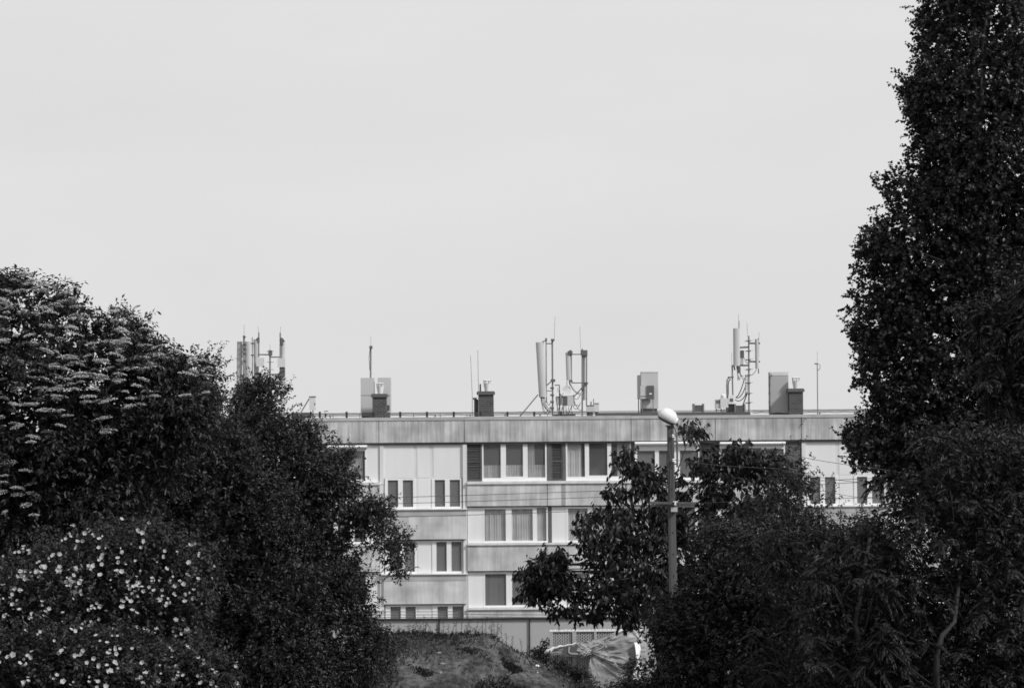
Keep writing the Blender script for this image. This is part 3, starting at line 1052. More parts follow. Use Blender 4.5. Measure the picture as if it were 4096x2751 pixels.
bar(MB(), 1080, 1672, 1080, 1400, 7, 107.2).build('pole', STEEL, o)
bar(MB(), 1080, 1400, 1080, 1376, 1.3, 107.2).build('whip', STEEL, o)
m = MB(); pb(m, 1073, 1087, 1401, 1422, 107.1, .25)
for y in (1405, 1448, 1478): bar(m, 1066, y, 1095, y, 2, 107.1)
m.build('clamp', DSTEEL, o)
m = MB(); bar(m, 1032, 1418, 1076, 1418, 5, 107.2); m.build('arm', DSTEEL, o)
m = MB(); bar(m, 1084, 1428, 1122, 1428, 5, 107.2); m.build('arm', DSTEEL, o)
m = MB(); bar(m, 1084, 1497, 1122, 1497, 5, 107.2); m.build('arm', DSTEEL, o)
m = MB(); bar(m, 1035, 1428, 1035, 1329, 5.5, 107.2); m.build('upright', STEEL, o)
m = MB(); bar(m, 1035, 1329, 1032, 1304, 1.3, 107.2); m.build('whip', STEEL, o)
m = MB(); bar(m, 1121, 1540, 1121, 1331, 6, 107.2); m.build('upright', STEEL, o)
m = MB(); bar(m, 1122, 1331, 1122, 1306, 1.3, 107.2); m.build('whip', STEEL, o)
m = MB(); bar(m, 1023, 1362, 1036, 1348, 6, 107.2); pb(m, 1028, 1037, 1350, 1372, 107.15, .15); bar(m, 1122, 1350, 1138, 1364, 6, 107.2); pb(m, 1122, 1132, 1352, 1378, 107.15, .15); m.build('bracket', DSTEEL, o)
panel_antenna(o, (1123, 1123, 17, 1364, 1540), 107.3)
pb(MB(), 1110, 1140, 1433, 1468, 107.0, .2).build('radio_box', CABL, o)
pb(MB(), 1118, 1139, 1469, 1504, 107.05, .2).build('radio_box', CABD, o)

# --- middle cluster
o = thing('antenna_mast', 'middle cluster tall mast holding one wide tilted panel antenna, propped by a long strut', 'mast', base_of(2210), G_ANT)
bar(MB(), 2211, 1668, 2209, 1358, 7).build('pole', STEEL, o)
bar(MB(), 2217, 1358, 2220, 1267, 1.4).build('whip', STEEL, o)
bar(MB(), 2186, 1610, 2184, 1355, 4.5).build('upright', STEEL, o)
panel_antenna(o, (2143, 2156, 31, 1369, 1588), DA, .22)
m = MB(); bar(m, 2152, 1578, 2077, 1668, 5); m.build('strut', STEEL, o)
m = MB(); bar(m, 2184, 1374, 2210, 1374, 4); bar(m, 2186, 1563, 2211, 1563, 3); bar(m, 2186, 1542, 2210, 1520, 4); bar(m, 2168, 1367, 2186, 1362, 4); m.build('arm', DSTEEL, o)
for q in [(2204, 2218, 1355, 1364), (2203, 2221, 1516, 1527), (2181, 2188, 1352, 1364)] + [(2201, 2216, y, y + 7) for y in (1548, 1576, 1604, 1628)]:
    pb(MB(), *q, DA - .12, .25).build('clamp', DSTEEL, o)
m = MB(); cables(m, [(2163, 1590), (2168, 1590), (2173, 1590), (2178, 1590), (2184, 1590)], [(2204, 1630), (2206, 1636), (2208, 1640), (2205, 1622), (2204, 1600)], .28)
cables(m, [(2165, 1590), (2163, 1592)], [(2200, 1640), (2190, 1635)], .42); m.build('cable', BLACK, o)
pb(MB(), 2161, 2180, 1588, 1593, DA - .05, .15).build('connector_plate', DSTEEL, o)

o = thing('antenna_mast', 'middle cluster shorter twin mast with two panel antennas joined by cross arms', 'mast', base_of(2329), G_ANT)
bar(MB(), 2329, 1668, 2329, 1395, 6.5).build('pole', STEEL, o)
bar(MB(), 2323, 1400, 2319, 1307, 1.3).build('whip', STEEL, o)
bar(MB(), 2346, 1622, 2347, 1400, 5).build('upright', STEEL, o)
bar(MB(), 2285, 1526, 2285, 1402, 6).build('upright', STEEL, o)
panel_antenna(o, (2262, 2266, 20, 1410, 1520), DA); panel_antenna(o, (2331, 2330, 15, 1418, 1600), DA + .15)
m = MB(); bar(m, 2285, 1417, 2328, 1417, 4); m.build('arm', DSTEEL, o)
m = MB(); bar(m, 2285, 1531, 2350, 1531, 4); bar(m, 2297, 1585, 2326, 1553, 4); m.build('arm', DSTEEL, o)
for q in [(2272, 2290, 1404, 1417), (2323, 2350, 1400, 1421), (2276, 2290, 1519, 1528), (2323, 2336, 1550, 1558), (2341, 2352, 1528, 1536)]:
    pb(MB(), *q, DA - .1, .22).build('clamp', DSTEEL, o)
m = MB(); bar(m, 2270, 1408, 2284, 1400, 4); bar(m, 2278, 1528, 2281, 1540, 5); m.build('bracket', DSTEEL, o)
m = MB(); cables(m, [(2268, 1520), (2282, 1536), (2279, 1538)], [(2266, 1545), (2322, 1572), (2324, 1578)], .12); m.build('cable', BLACK, o)

o = thing('dish_antenna', 'pale round dish on a bracket above the equipment boxes between the middle masts', 'dish', base_of(2262))
c = P(2266, 1559, DA - .15); m = MB(); R_ = 17 * DA / F
rings = [(0.02, .09), (R_ * .5, .07), (R_ * .85, .02), (R_, -.02), (R_, .1), (R_ * .6, .17), (.05, .19)]
m.tube([c + Vector((0, q, 0)) for r, q in rings], [r for r, q in rings], 20); m.build('dish', COWL, o, smooth=False)
m = MB(); bar(m, 2238, 1560, 2238, 1668, 4.5); bar(m, 2238, 1540, 2238, 1570, 4); bar(m, 2219, 1540, 2238, 1540, 4); bar(m, 2238, 1572, 2250, 1590, 4); m.build('bracket', DSTEEL, o)
bar(MB(), 2233, 1550, 2233, 1567, 6).build('radio_unit', CABL, o)

o = thing('equipment_boxes', 'radio boxes on a steel frame under the round dish between the middle masts', 'control box', base_of(2262, 106.9))
pb(MB(), 2226, 2248, 1588, 1620, 107, .25).build('radio_box', CAB, o)
pb(MB(), 2250, 2269, 1585, 1622, 106.9, .3).build('radio_box', CABD, o)
pb(MB(), 2270, 2293, 1583, 1622, 106.9, .3).build('radio_box', CAB, o)
m = MB(); bar(m, 2224, 1590, 2236, 1668, 4); bar(m, 2236, 1668, 2252, 1625, 3); bar(m, 2252, 1622, 2252, 1668, 3); bar(m, 2295, 1578, 2297, 1622, 4); bar(m, 2288, 1622, 2270, 1660, 3); bar(m, 2268, 1662, 2280, 1645, 3)
bar(m, 2297, 1621, 2318, 1621, 3); bar(m, 2222, 1587, 2300, 1582, 3); m.build('frame', DSTEEL, o)
m = MB(); cables(m, [(2240, 1620), (2256, 1622), (2263, 1622), (2276, 1622), (2285, 1622), (2291, 1622)], [(2240, 1655), (2252, 1650), (2272, 1655), (2262, 1640), (2290, 1650), (2322, 1610)], .22)
cables(m, [(2245, 1600), (2296, 1590), (2296, 1600), (2255, 1560)], [(2225, 1640), (2322, 1575), (2326, 1640), (2240, 1590)], .15); m.build('cable', BLACK, o)
m = MB(); pb(m, 2215, 2300, 1655, 1668, 107.05, .3); m.build('plinth', TARRED, o)

o = thing('equipment_box', 'low grey box with short pipes right of the middle masts', 'box', base_of(2362))
pb(MB(), 2346, 2376, 1622, 1646, DA, .4).build('box_body', CAB, o); pb(MB(), 2345, 2377, 1620, 1622.5, DA - .02, .44).build('lid', DSTEEL, o)
m = MB(); bar(m, 2364, 1621, 2364, 1606, 5); bar(m, 2374, 1621, 2374, 1594, 3); m.build('pipe', DSTEEL, o)
pb(MB(), 2350, 2372, 1646, 1668, DA + .05, .3).build('plinth', TARRED, o)
o = thing('equipment_box', 'low pale narrow box right of the grey box with short pipes', 'box', base_of(2386, 107.3))
pb(MB(), 2378, 2396, 1612, 1646, 107.3, .3).build('box_body', CABL, o); pb(MB(), 2381, 2393, 1646, 1668, 107.35, .2).build('plinth', TARRED, o)
pb(MB(), 2377, 2397, 1610.5, 1613, 107.27, .36).build('lid', CAB, o)

# --- right cluster
o = thing('antenna_mast', 'right ladder like mast with step pegs, a large flat panel and a slim one', 'mast', base_of(2995), G_ANT)
bar(MB(), 2996, 1668, 2995, 1343, 6.5).build('pole', STEEL, o)
bar(MB(), 2990, 1345, 2988, 1290, 1.3).build('whip', STEEL, o)
for y in (1364, 1404, 1439, 1478, 1501, 1532, 1574, 1611):
    m = MB(); bar(m, 2984, y, 3003, y - 1, 5, DA - .05); bar(m, 2978, y + 1, 3012, y - 3, 1.5, DA - .05); m.build('step_peg', DSTEEL, o)
panel_antenna(o, (2933, 2934, 26, 1313, 1463), DA - .1, .16)
bar(MB(), 2956, 1470, 2956, 1284, 4).build('upright', STEEL, o); bar(MB(), 2955, 1284, 2954, 1258, 1.3).build('whip', STEEL, o)
m = MB(); bar(m, 2958, 1390, 2996, 1388, 6); m.build('arm', BLACK, o)
m = MB(); bar(m, 2945, 1462, 2996, 1461, 6); m.build('arm', BLACK, o)
pb(MB(), 2962, 2976, 1401, 1432, DA - .05, .2).build('radio_box', CABD, o)
panel_antenna(o, (3020, 3022, 14, 1356, 1474), DA, .14)
bar(MB(), 3034, 1494, 3034, 1352, 4).build('upright', DSTEEL, o); bar(MB(), 3036, 1352, 3036, 1328, 1.2).build('whip', STEEL, o)
m = MB(); bar(m, 2998, 1373, 3040, 1373, 6); m.build('arm', BLACK, o)
m = MB(); bar(m, 2998, 1446, 3040, 1446, 6); m.build('arm', BLACK, o)
m = MB(); cables(m, [(2964, 1432), (2968, 1432), (2972, 1432), (2950, 1466), (2946, 1466), (2952, 1466)], [(2960, 1460), (2966, 1458), (2970, 1460), (2975, 1505), (2960, 1520), (2968, 1500)], .14)
cables(m, [(2948, 1465), (2950, 1465), (2955, 1465)], [(2962, 1500), (2952, 1510), (2985, 1500)], .35)
cables(m, [(2978, 1432), (3026, 1476)], [(2994, 1450), (2998, 1498)], .1); m.build('cable', BLACK, o)
m = MB(); pb(m, 2949, 2962, 1466, 1492, DA - .05, .15); m.build('bracket', DSTEEL, o)
m = MB(); bar(m, 2988, 1574, 2971, 1622, 5); m.build('strut', DSTEEL, o)
m = MB(); bar(m, 2982, 1500, 2982, 1575, 2.5); bar(m, 2989, 1500, 2989, 1575, 2.5)
for y in (1508, 1520, 1532, 1545, 1556, 1567): bar(m, 2982, y, 2989, y, 1.6)
m.build('ladder', STEEL, o)

o = thing('pipe_bend', 'tall bent cable pipes rising left of the right mast', 'pipe', base_of(2928))
m = MB(); m.tube([P(2932, 1610, DA), P(2930, 1530, DA), P(2929, 1470, DA), P(2931, 1461, DA), P(2936, 1460, DA), P(2939, 1480, DA)], .035, 7); m.build('pipe', STEEL, o)
m = MB(); m.tube([P(2909, 1600, DA), P(2907, 1540, DA), P(2909, 1518, DA), P(2916, 1510, DA), P(2930, 1507, DA)], .032, 7); m.tube([P(2914, 1600, DA), P(2913, 1540, DA), P(2915, 1525, DA), P(2922, 1515, DA)], .03, 7); m.build('pipe', STEEL, o)
m = MB(); bar(m, 2926, 1470, 2927, 1408, 1.2); m.build('whip', STEEL, o)
m = MB(); pb(m, 2911, 2935, 1506, 1510, DA - .05, .1); m.build('clamp', DSTEEL, o)
m = MB(); cables(m, [(2978, 1512), (2984, 1540), (2987, 1570)], [(2942, 1590), (2945, 1590), (2940, 1598)], .18, r=.02); m.build('cable', BLACK, o)
pb(MB(), 2905, 2935, 1600, 1668, DA + .02, .2).build('duct', DSTEEL, o)
o = thing('equipment_boxes', 'pale boxes and a white drum on legs at the foot of the right bent pipes', 'control box', base_of(2890, 106.7))
pb(MB(), 2862, 2882, 1597, 1634, 106.8, .3).build('radio_box', CAB, o)
m = MB(); pb(m, 2866, 2871, 1600, 1612, 106.78, .02); pb(m, 2874, 2879, 1600, 1612, 106.78, .02); m.build('vent', CABD, o)
pb(MB(), 2882, 2913, 1592, 1630, 106.75, .35).build('radio_box', CABL, o)
c = P(2893, 1592, 106.9); MB().lathe(c, [(.11, 0), (.12, .04), (.12, .12), (.09, .16), (.02, .18)], 14).build('drum', COWL, o)
pb(MB(), 2914, 2936, 1580, 1615, 106.9, .3).build('radio_box', COWL, o)
pb(MB(), 2920, 2932, 1593, 1605, 106.88, .03).build('vent', CABD, o)
m = MB()
for x in (2866, 2884, 2896, 2908): bar(m, x, 1632, x, 1666, 3, 106.9)
bar(m, 2860, 1640, 2912, 1640, 3, 106.9); bar(m, 2884, 1634, 2896, 1660, 3, 106.9); m.build('stand', DSTEEL, o)


def crate(label, x0, x1, t, b, dep):
    o = thing('slatted_unit', label, 'unit', base_of((x0 + x1) / 2, dep), 'low slatted units on the roof')
    m = MB()
    for i in range(4):
        y = t + 6 + (b - t - 8) * i / 4; pb(m, x0 + 5, x1 - 5, y, y + (b - t) * .19, dep + .03, .5)
    m.build('slat_panel', CABD, o)
    m = MB(); pb(m, x0, x0 + 6, t, b, dep, .58); m.build('upright', STEEL, o)
    m = MB(); pb(m, x1 - 6, x1, t, b, dep, .58); m.build('upright', STEEL, o)
    pb(MB(), x0 + 1, x1 - 1, b, b + 18, dep + .02, .5).build('plinth', TARRED, o)


crate('low dark slatted unit alone between the box covered cabinet and the right mast', 2773, 2817, 1614, 1648, 106.8)
crate('low slatted unit at the foot of the right ladder like mast', 2938, 2982, 1615, 1650, 106.8)
# ------------------------------------------------------------------ boundary fence
DF = 95.0
fo = thing('boundary_fence', 'grey panel fence with a dark top rail behind the dirt mound', 'fence', (P(2000, 2500, DF).x, DF, gz(DF)))
fposts = [1034, 1396, 1757, 2118, 2480, 2842, 3204]
zt_ = P(1850, 2474, DF).z
m = MB()
for a, b in zip(fposts[:-1], fposts[1:]):
    xa, xb = P(a, 2500, DF).x + .02, P(b, 2500, DF).x - .02
    m = MB(); m.box(xa, xb, DF, DF + .05, gz(DF) - .2, zt_ - .02); m.build('fence_panel', FENCEW, fo)
for a in fposts:
    x = P(a, 2500, DF).x
    m = MB(); m.box(x - .022, x + .022, DF - .06, DF + .02, gz(DF) - .2, zt_ - .03); m.build('post', BLACK, fo)
m = MB(); m.box(P(1034, 2474, DF).x, P(3204, 2474, DF).x, DF - .08, DF + .08, zt_ - .03, zt_ + .03); m.build('top_rail', BLACK, fo)

# ------------------------------------------------------------------ utility pole with its lamp
DP = 45.0
SP = DP / F
top, bot = P(2681, 1704, DP), P(2692, 2300, DP)
dr = (top - bot).normalized()
foot = bot + dr * ((gz(DP) - .3 - bot.z) / dr.z)
po = thing('utility_pole', 'weathered concrete utility pole with a cross arm and step holes', 'pole', (foot.x, foot.y, gz(DP)))
m = MB()
w0, w1 = 20 * SP, 12.5 * SP
ax = Vector((1, 0, 0)); ay = Vector((0, 1, 0))
n = 0
for (c, wd) in ((foot, w0), (top, w1)):
    for k in ((-1, -1), (-.5, -1.12), (.5, -1.12), (1, -1), (1, 1), (-1, 1)):
        m.v.append(tuple(c + ax * k[0] * wd + ay * k[1] * wd))
m.f = [(i, (i + 1) % 6, 6 + (i + 1) % 6, 6 + i) for i in range(6)] + [tuple(reversed(range(6))), tuple(range(6, 12))]
m.build('pole_shaft', POLEC, po)
m = MB()
for i in range(14):
    t = .06 + i * .065
    c = top.lerp(foot, t); wd = w1 + (w0 - w1) * t
    c = c + ax * (wd * .1) + ay * (-wd * 1.12)
    m.obox(c, Vector((.008, 0, 0)), Vector((0, .006, 0)), Vector((0, 0, .016)))
m.build('step_hole', BLACK, po, label='row of small dark holes down the face')
pb(MB(), 2664, 2697, 1700, 1706, DP - .09, .18).build('pole_cap', DSTEEL, po)
m = MB()
a, b = P(2598, 2010, DP - .12), P(2782, 2012, DP - .12)
m.obox((a + b) / 2, (b - a) / 2, Vector((0, .012, 0)), Vector((0, 0, .022)))
a, b = P(2606, 2021, DP + .12), P(2778, 2024, DP + .12)
m.obox((a + b) / 2, (b - a) / 2, Vector((0, .012, 0)), Vector((0, 0, .02)))
m.build('cross_arm', gmat('arm_steel', .10, .7, .2, (6, 6, 6)), po)
m = MB(); pb(m, 2684, 2710, 2028, 2046, DP - .16, .06); m.build('bracket_plate', gmat('pale_plate', .42, .7, .1, (6, 6, 6)), po)
m = MB(); pb(m, 2698, 2705, 2003, 2020, DP - .2, .05); bar(m, 2692, 2006, 2711, 2006, 4, DP - .18); m.build('clamp', INSUL, po)
for (x, y) in ((2692, 1743), (2694, 1840)):
    c = P(x, y, DP - .12)
    m = MB(); m.lathe(c - Vector((0, 0, .035)), [(.012, 0), (.03, .012), (.018, .03), (.03, .045), (.01, .065)], 10); m.build('insulator', INSUL, po)
    m = MB(); bar(m, x - 22, y - 2, x, y, 2.2, DP - .11); m.build('insulator_pin', DSTEEL, po)
m = MB(); m.tube([P(2686, 1720, DP - .1), P(2684, 1800, DP - .1), P(2690, 1830, DP - .1), P(2688, 1990, DP - .11)], .006, 5); m.build('cable', BLACK, po)

lo = thing('street_lamp', 'white dome street lamp tilted on a bent arm at the top of the pole', 'street lamp', P(2708, 1866, DP))
c = P(2667, 1675, DP - .05)
A = (P(2706, 1694, DP - .05) - P(2627, 1653, DP - .05)); half = A.length / 2 * .93; A.normalize()
nU = Vector((.62, -.12, .78)); nU = (nU - A * nU.dot(A)).normalized(); B_ = A.cross(nU)
# long dome hood: closed shell flattened below, blunt at the arm end
verts, faces = [], []
NU, NV = 18, 10
for i in range(NU + 1):
    t = -1 + 2 * i / NU
    wdt = (max(0, 1 - abs(t) ** 2.6)) ** .5
    if t > .75: wdt = max(wdt, .55)
    for j in range(NV):
        a = 2 * PI * j / NV
        hh = math.sin(a)
        up_ = hh * (.20 if hh > 0 else .04) * wdt
        verts.append(tuple(c + A * t * half + nU * up_ + B_ * math.cos(a) * .15 * wdt))
m = MB(); m.v = verts
m.f = [(i * NV + j, i * NV + (j + 1) % NV, (i + 1) * NV + (j + 1) % NV, (i + 1) * NV + j) for i in range(NU) for j in range(NV)] + [tuple(reversed(range(NV))), tuple(NU * NV + j for j in range(NV))]
m.build('lamp_hood', LAMPW, lo, smooth=True)
m = MB()
vv = []
for i in range(NU + 1):
    t = -1 + 2 * i / NU
    wdt = (max(0, 1 - abs(t) ** 2.6)) ** .5
    for j in range(NV):
        a = 2 * PI * j / NV; hh = math.sin(a)
        vv.append(tuple(c - nU * .022 + A * t * half * .93 + nU * hh * (.028 if hh > 0 else .05) * wdt + B_ * math.cos(a) * .118 * wdt))
m.v = vv; m.f = [(i * NV + j, i * NV + (j + 1) % NV, (i + 1) * NV + (j + 1) % NV, (i + 1) * NV + j) for i in range(NU) for j in range(NV)]
m.build('lamp_lens', CABD, lo, smooth=True)
m = MB(); m.tube([c + A * half * .55 - nU * .05, P(2700, 1712, DP - .05), P(2706, 1732, DP - .05), P(2708, 1760, DP - .05), P(2709, 1866, DP - .05)], [.017, .017, .016, .016, .016], 8)
m.build('lamp_arm', STEEL, lo, smooth=True)
m = MB()
for y in (1768, 1855): bar(m, 2684, y, 2712, y, 5, DP - .05)
bar(m, 2709, 1770, 2709, 1868, 8, DP - .05)
m.build('arm_clamp', DSTEEL, lo)


def wire(label, pts, sag=.0, r=.011):
    ps = [P(*q) for q in pts]
    out = []
    for i in range(len(ps) - 1):
        n = 24
        for k in range(n + (1 if i == len(ps) - 2 else 0)):
            t = k / n; q = ps[i].lerp(ps[i + 1], t); q.z -= sag * 4 * t * (1 - t); out.append(q)
    o = MB().tube(out, r, 5).build('overhead_wire', WIREM, None)
    o['label'] = label; o['category'] = 'wire'; o['group'] = 'overhead wires at the utility pole'
    return o


wire('upper wire running right and down from the top insulator of the pole', [(2692, 1742, DP - .14), (3100, 1802, 39), (3480, 1868, 34), (4200, 1960, 27)], .03, .004)
wire('second wire running right from the lower insulator of the pole', [(2694, 1838, DP - .14), (3100, 1872, 40), (3480, 1932, 35), (4200, 2040, 28)], .03, .004)
wire('lower right wire leaving the cross arm of the pole', [(2776, 2012, DP), (3300, 1962, 40), (3560, 1992, 36), (4200, 2080, 29)], .04, .004)
G2 = 'thin wires crossing the facade'
for lab, ys_ in (('highest thin wire sloping gently up across the whole facade', (2008, 1981, 1963, 1917)), ('middle thin wire sloping gently up across the whole facade', (2032, 2006, 1988, 1931)), ('lowest thin wire crossing the full length net curtains', (2086, 2060, 2041, 1992))):
    o = wire(lab, [(900, ys_[0], 86), (1842, ys_[1], 86), (2393, ys_[2], 86), (3384, ys_[3], 86), (4300, ys_[3] - 36, 86)], .0, .0105)
    o['group'] = G2
for k, (y, lab) in enumerate(((2440, 'upper'), (2453, 'middle'), (2464, 'lowest'))):
    o = wire('%s of the three low wires just above the boundary fence' % lab, [(1300, y + 2, DF + 1.5), (1880, y + 4 - k, DF + 1.5), (2700, y + 2, DF + 1.5)], .02, .012)
    o['group'] = 'low wires above the boundary fence'

# ------------------------------------------------------------------ slotted block screen with the torn banner
DB = 73.5
SB_ = DB / F
so_ = thing('slotted_screen', 'pale screen of slotted blocks with a crenellated white top beside the dirt mound', 'screen', (P(2380, 2700, DB).x, DB, gz(DB)))
zb_ = P(2350, 2800, DB).z
ztop = P(2350, 2524, DB).z
for (a, b) in ((2199, 2212), (2289, 2305), (2376, 2386), (2470, 2482), (2566, 2578)):
    MB().box(P(a, 2524, DB).x, P(b, 2524, DB).x, DB - .07, DB + .07, zb_, ztop).build('pier', SCREEN, so_)
for (a, b) in ((2212, 2289), (2305, 2376), (2386, 2470), (2482, 2566)):
    m = MB()
    x0, x1 = P(a, 2600, DB).x + .002, P(b, 2600, DB).x - .002
    ncol = int((b - a) / 7); cw = (x1 - x0) / ncol
    for i in range(ncol + 1):
        m.box(x0 + i * cw - .014, x0 + i * cw + .014, DB - .03, DB + .03, zb_, ztop - .01)
    hs = .085; nr = int((ztop - zb_) / hs)
    for i in range(ncol):
        for r in range(nr):
            z = zb_ + (r + (.5 if i % 2 else 0)) * hs
            m.box(x0 + i * cw + .0142, x0 + (i + 1) * cw - .0142, DB - .028, DB + .028, z, z + .022)
    m.build('slotted_panel', SCREEN, so_)
m = MB(); m.box(P(2199, 2524, DB).x, P(2578, 2524, DB).x, DB + .09, DB + .12, zb_, ztop - .02); m.build('backing', BLACK, so_)
m = MB(); m.box(P(2199, 2524, DB).x, P(2578, 2524, DB).x, DB - .075, DB + .13, ztop + .001, ztop + .022)
x = 2199
while x < 2575:
    wd = random.uniform(11, 15)
    m.box(P(x, 2524, DB).x, P(x + wd, 2524, DB).x, DB - .075, DB + .13, ztop + .023, ztop + random.uniform(.04, .055)); x += wd + random.uniform(2, 4)
m.build('block_course', SCREENT, so_)

# torn translucent sheet hung over the screen: one rumpled surface following its upper and lower edges
bo = thing('torn_banner', 'torn translucent plastic banner with light lettering draped over the slotted screen', 'banner', (P(2400, 2640, DB).x, DB - .3, P(2400, 2640, DB).z))
PIN = (2362, 2607)
FAN = [(2192, 2608), (2225, 2592), (2270, 2582), (2308, 2569), (2360, 2561), (2430, 2543), (2470, 2529), (2512, 2515), (2552, 2517), (2584, 2560), (2588, 2625), (2560, 2690), (2504, 2680)]


def edge(e, t):
    f = t * (len(e) - 1); i = min(int(f), len(e) - 2); f -= i
    return e[i][0] * (1 - f) + e[i + 1][0] * f, e[i][1] * (1 - f) + e[i + 1][1] * f


from mathutils import noise as mnoise


def crumple(px, py, k=1.0):
    a = 1 - abs(mnoise.noise(Vector((px * .035, py * .05, 1.7)))) * 2
    b = 1 - abs(mnoise.noise(Vector((px * .09 + py * .05, py * .12, 5.1)))) * 2
    return k * (.034 * a + .012 * b)


def drape(u, v_):
    """sheet gathered at a pinch and fanned out in pleats"""
    a = edge(FAN, u)
    r = .04 + .96 * v_
    px = PIN[0] + (a[0] - PIN[0]) * r; py = PIN[1] + (a[1] - PIN[1]) * r
    fold = (.012 * math.sin(u * 47 + 3.1 * math.sin(u * 11)) + .010 * math.sin(u * 83 + 2 * math.sin(u * 23) + r * 4)) * min(1, r * 2.2) * (1 - .7 * r) + .03 * math.sin(r * 7 + u * 9 + 2 * math.sin(u * 13)) + .014 * math.sin(r * 17 - u * 21)
    return P(px, py, DB - .22 - .10 * (1 - r) + fold - crumple(px, py))


def grid(fn, nu, nv, name, mat, parent, th=.004, label=None):
    m = MB()
    for i in range(nu + 1):
        for j in range(nv + 1): m.v.append(tuple(fn(i / nu, j / nv)))
    for i in range(nu):
        for j in range(nv):
            k = i * (nv + 1) + j; m.f.append((k, k + nv + 1, k + nv + 2, k + 1))
    o = m.build(name, mat, parent, smooth=True, label=label)
    md = o.modifiers.new('thickness', 'SOLIDIFY'); md.thickness = th
    return o


grid(drape, 260, 26, 'sheet', SHEET, bo)
FLAP = [(2352, 2650), (2346, 2700), (2372, 2752), (2440, 2772), (2512, 2762), (2534, 2704), (2500, 2680)]


def drape2(u, v_):
    a = edge(FLAP, u)
    r = .05 + .95 * v_
    px = PIN[0] + 4 + (a[0] - PIN[0]) * r; py = PIN[1] + 4 + (a[1] - PIN[1]) * r
    return P(px, py, DB - .24 - .2 * r + .010 * math.sin(u * 19 + 2 * math.sin(u * 7)) * (1 - .6 * r) + .03 * math.sin(r * 6 + u * 8) + .012 * math.sin(r * 15 - u * 11) - crumple(px, py + 40, .8))


grid(drape2, 90, 20, 'sheet', FLAPM, bo, label='lower torn flap of the sheet')


def knot(u, v_):
    """crumpled bunch of sheet left of the pinch"""
    px = 2314 + 52 * u; py = 2594 + 30 * v_ + 6 * math.sin(u * 5)
    k = math.sin(PI * u) * math.sin(PI * v_)
    return P(px, py, DB - .30 - .10 * k + .03 * math.sin(u * 19 + v_ * 13) + .02 * math.sin(v_ * 27 - u * 8))


grid(knot, 30, 20, 'sheet', gmat('bunched_sheet', .36, .5, .2, (6, 6, 6)), bo, label='crumpled bunch of the sheet')
# folded rims and the bright white side cloth


def rim(pts, wd, mat, name, dep=DB - .26):
    m = MB(); ps = [P(a, b, dep + .02 * math.sin(i * 2.3)) for i, (a, b) in enumerate(pts)]
    m.tube(ps, [(wd[i] if isinstance(wd, list) else wd) * .5 * SB_ * random.uniform(.75, 1.25) for i in range(len(ps))], 7)
    return m.build(name, mat, bo, smooth=True)


rim([(2180, 2612), (2190, 2604), (2203, 2602), (2214, 2590), (2226, 2590), (2240, 2583), (2256, 2584), (2272, 2578), (2288, 2577), (2305, 2569)], [10, 15, 17, 13, 11, 10, 9, 8, 6, 4], gmat('pale_rim_cloth', .62, .6, .2, (7, 7, 7)), 'folded_rim')
rim([(2440, 2536), (2470, 2527), (2505, 2516), (2530, 2514), (2546, 2530), (2556, 2556)], 4, SHEETW, 'folded_rim')
rim([(2305, 2572), (2335, 2594), (2366, 2609), (2410, 2634), (2440, 2650), (2480, 2664), (2500, 2668)], 4.5, gmat('rim_cloth', .36, .6, .1, (4, 4, 4)), 'folded_rim')
so2 = thing('white_tarpaulin', 'bright white cloth hanging at the right end of the slotted screen', 'tarpaulin', (P(2555, 2650, DB).x, DB - .4, P(2555, 2650, DB).z))


def side(u, v_):
    xa = 2536 + 8 * math.sin(v_ * 5); xb = 2562 + 14 * v_ + 3 * math.sin(v_ * 11)
    return P(xa + (xb - xa) * u, 2568 + 180 * v_, DB - .45 + .25 * u + .04 * math.sin(v_ * 13 + u * 4))


grid(side, 8, 30, 'cloth', SHEETW, so2, .006)


def stroke(pts, wd, mat, name, dep):
    """flat lettering stroke"""
    m = MB(); n = len(pts)
    for i, (a, b) in enumerate(pts):
        p0 = pts[max(i - 1, 0)]; p1 = pts[min(i + 1, n - 1)]
        dx, dy = p1[0] - p0[0], p1[1] - p0[1]; L = math.hypot(dx, dy); nx, ny = -dy / L * wd / 2, dx / L * wd / 2
        for sg in (1, -1):
            for dz in (0, .004): m.v.append(tuple(P(a + nx * sg, b + ny * sg, dep + dz)))
    for i in range(n - 1):
        k = i * 4
        m.f += [(k, k + 2, k + 6, k + 4), (k + 1, k + 5, k + 7, k + 3), (k, k + 4, k + 5, k + 1), (k + 2, k + 3, k + 7, k + 6)]
    m.f += [(0, 1, 3, 2), (4*n-4, 4*n-2, 4*n-1, 4*n-3)]
    return m.build(name, mat, bo)


ob = pb(MB(), 2252, 2309, 2583, 2624, DB - .34, .01).build('dark_patch', PRINTD, bo)
stroke([(2278, 2584), (2275, 2600), (2276, 2608), (2284, 2612), (2312, 2613)], 7, PRINTL, 'lettering', DB - .36)
stroke([(2432, 2634), (2433, 2616), (2436, 2608), (2446, 2605), (2476, 2603)], 7, PRINTL, 'lettering', DB - .42)
stroke([(2402, 2556), (2410, 2570), (2428, 2588)], 8, PRINTL, 'lettering', DB - .36)
stroke([(2382, 2600), (2404, 2590), (2418, 2580)], 6, PRINTL, 'lettering', DB - .36)
stroke([(2440, 2538), (2452, 2556)], 7, PRINTL, 'lettering', DB - .34)
stroke([(2450, 2640), (2460, 2650), (2470, 2664)], 5, PRINTL, 'lettering', DB - .42)

# ------------------------------------------------------------------ trees and shrubs


def at(px, d):
    return (P(px, 1700, d).x, d, gz(d))


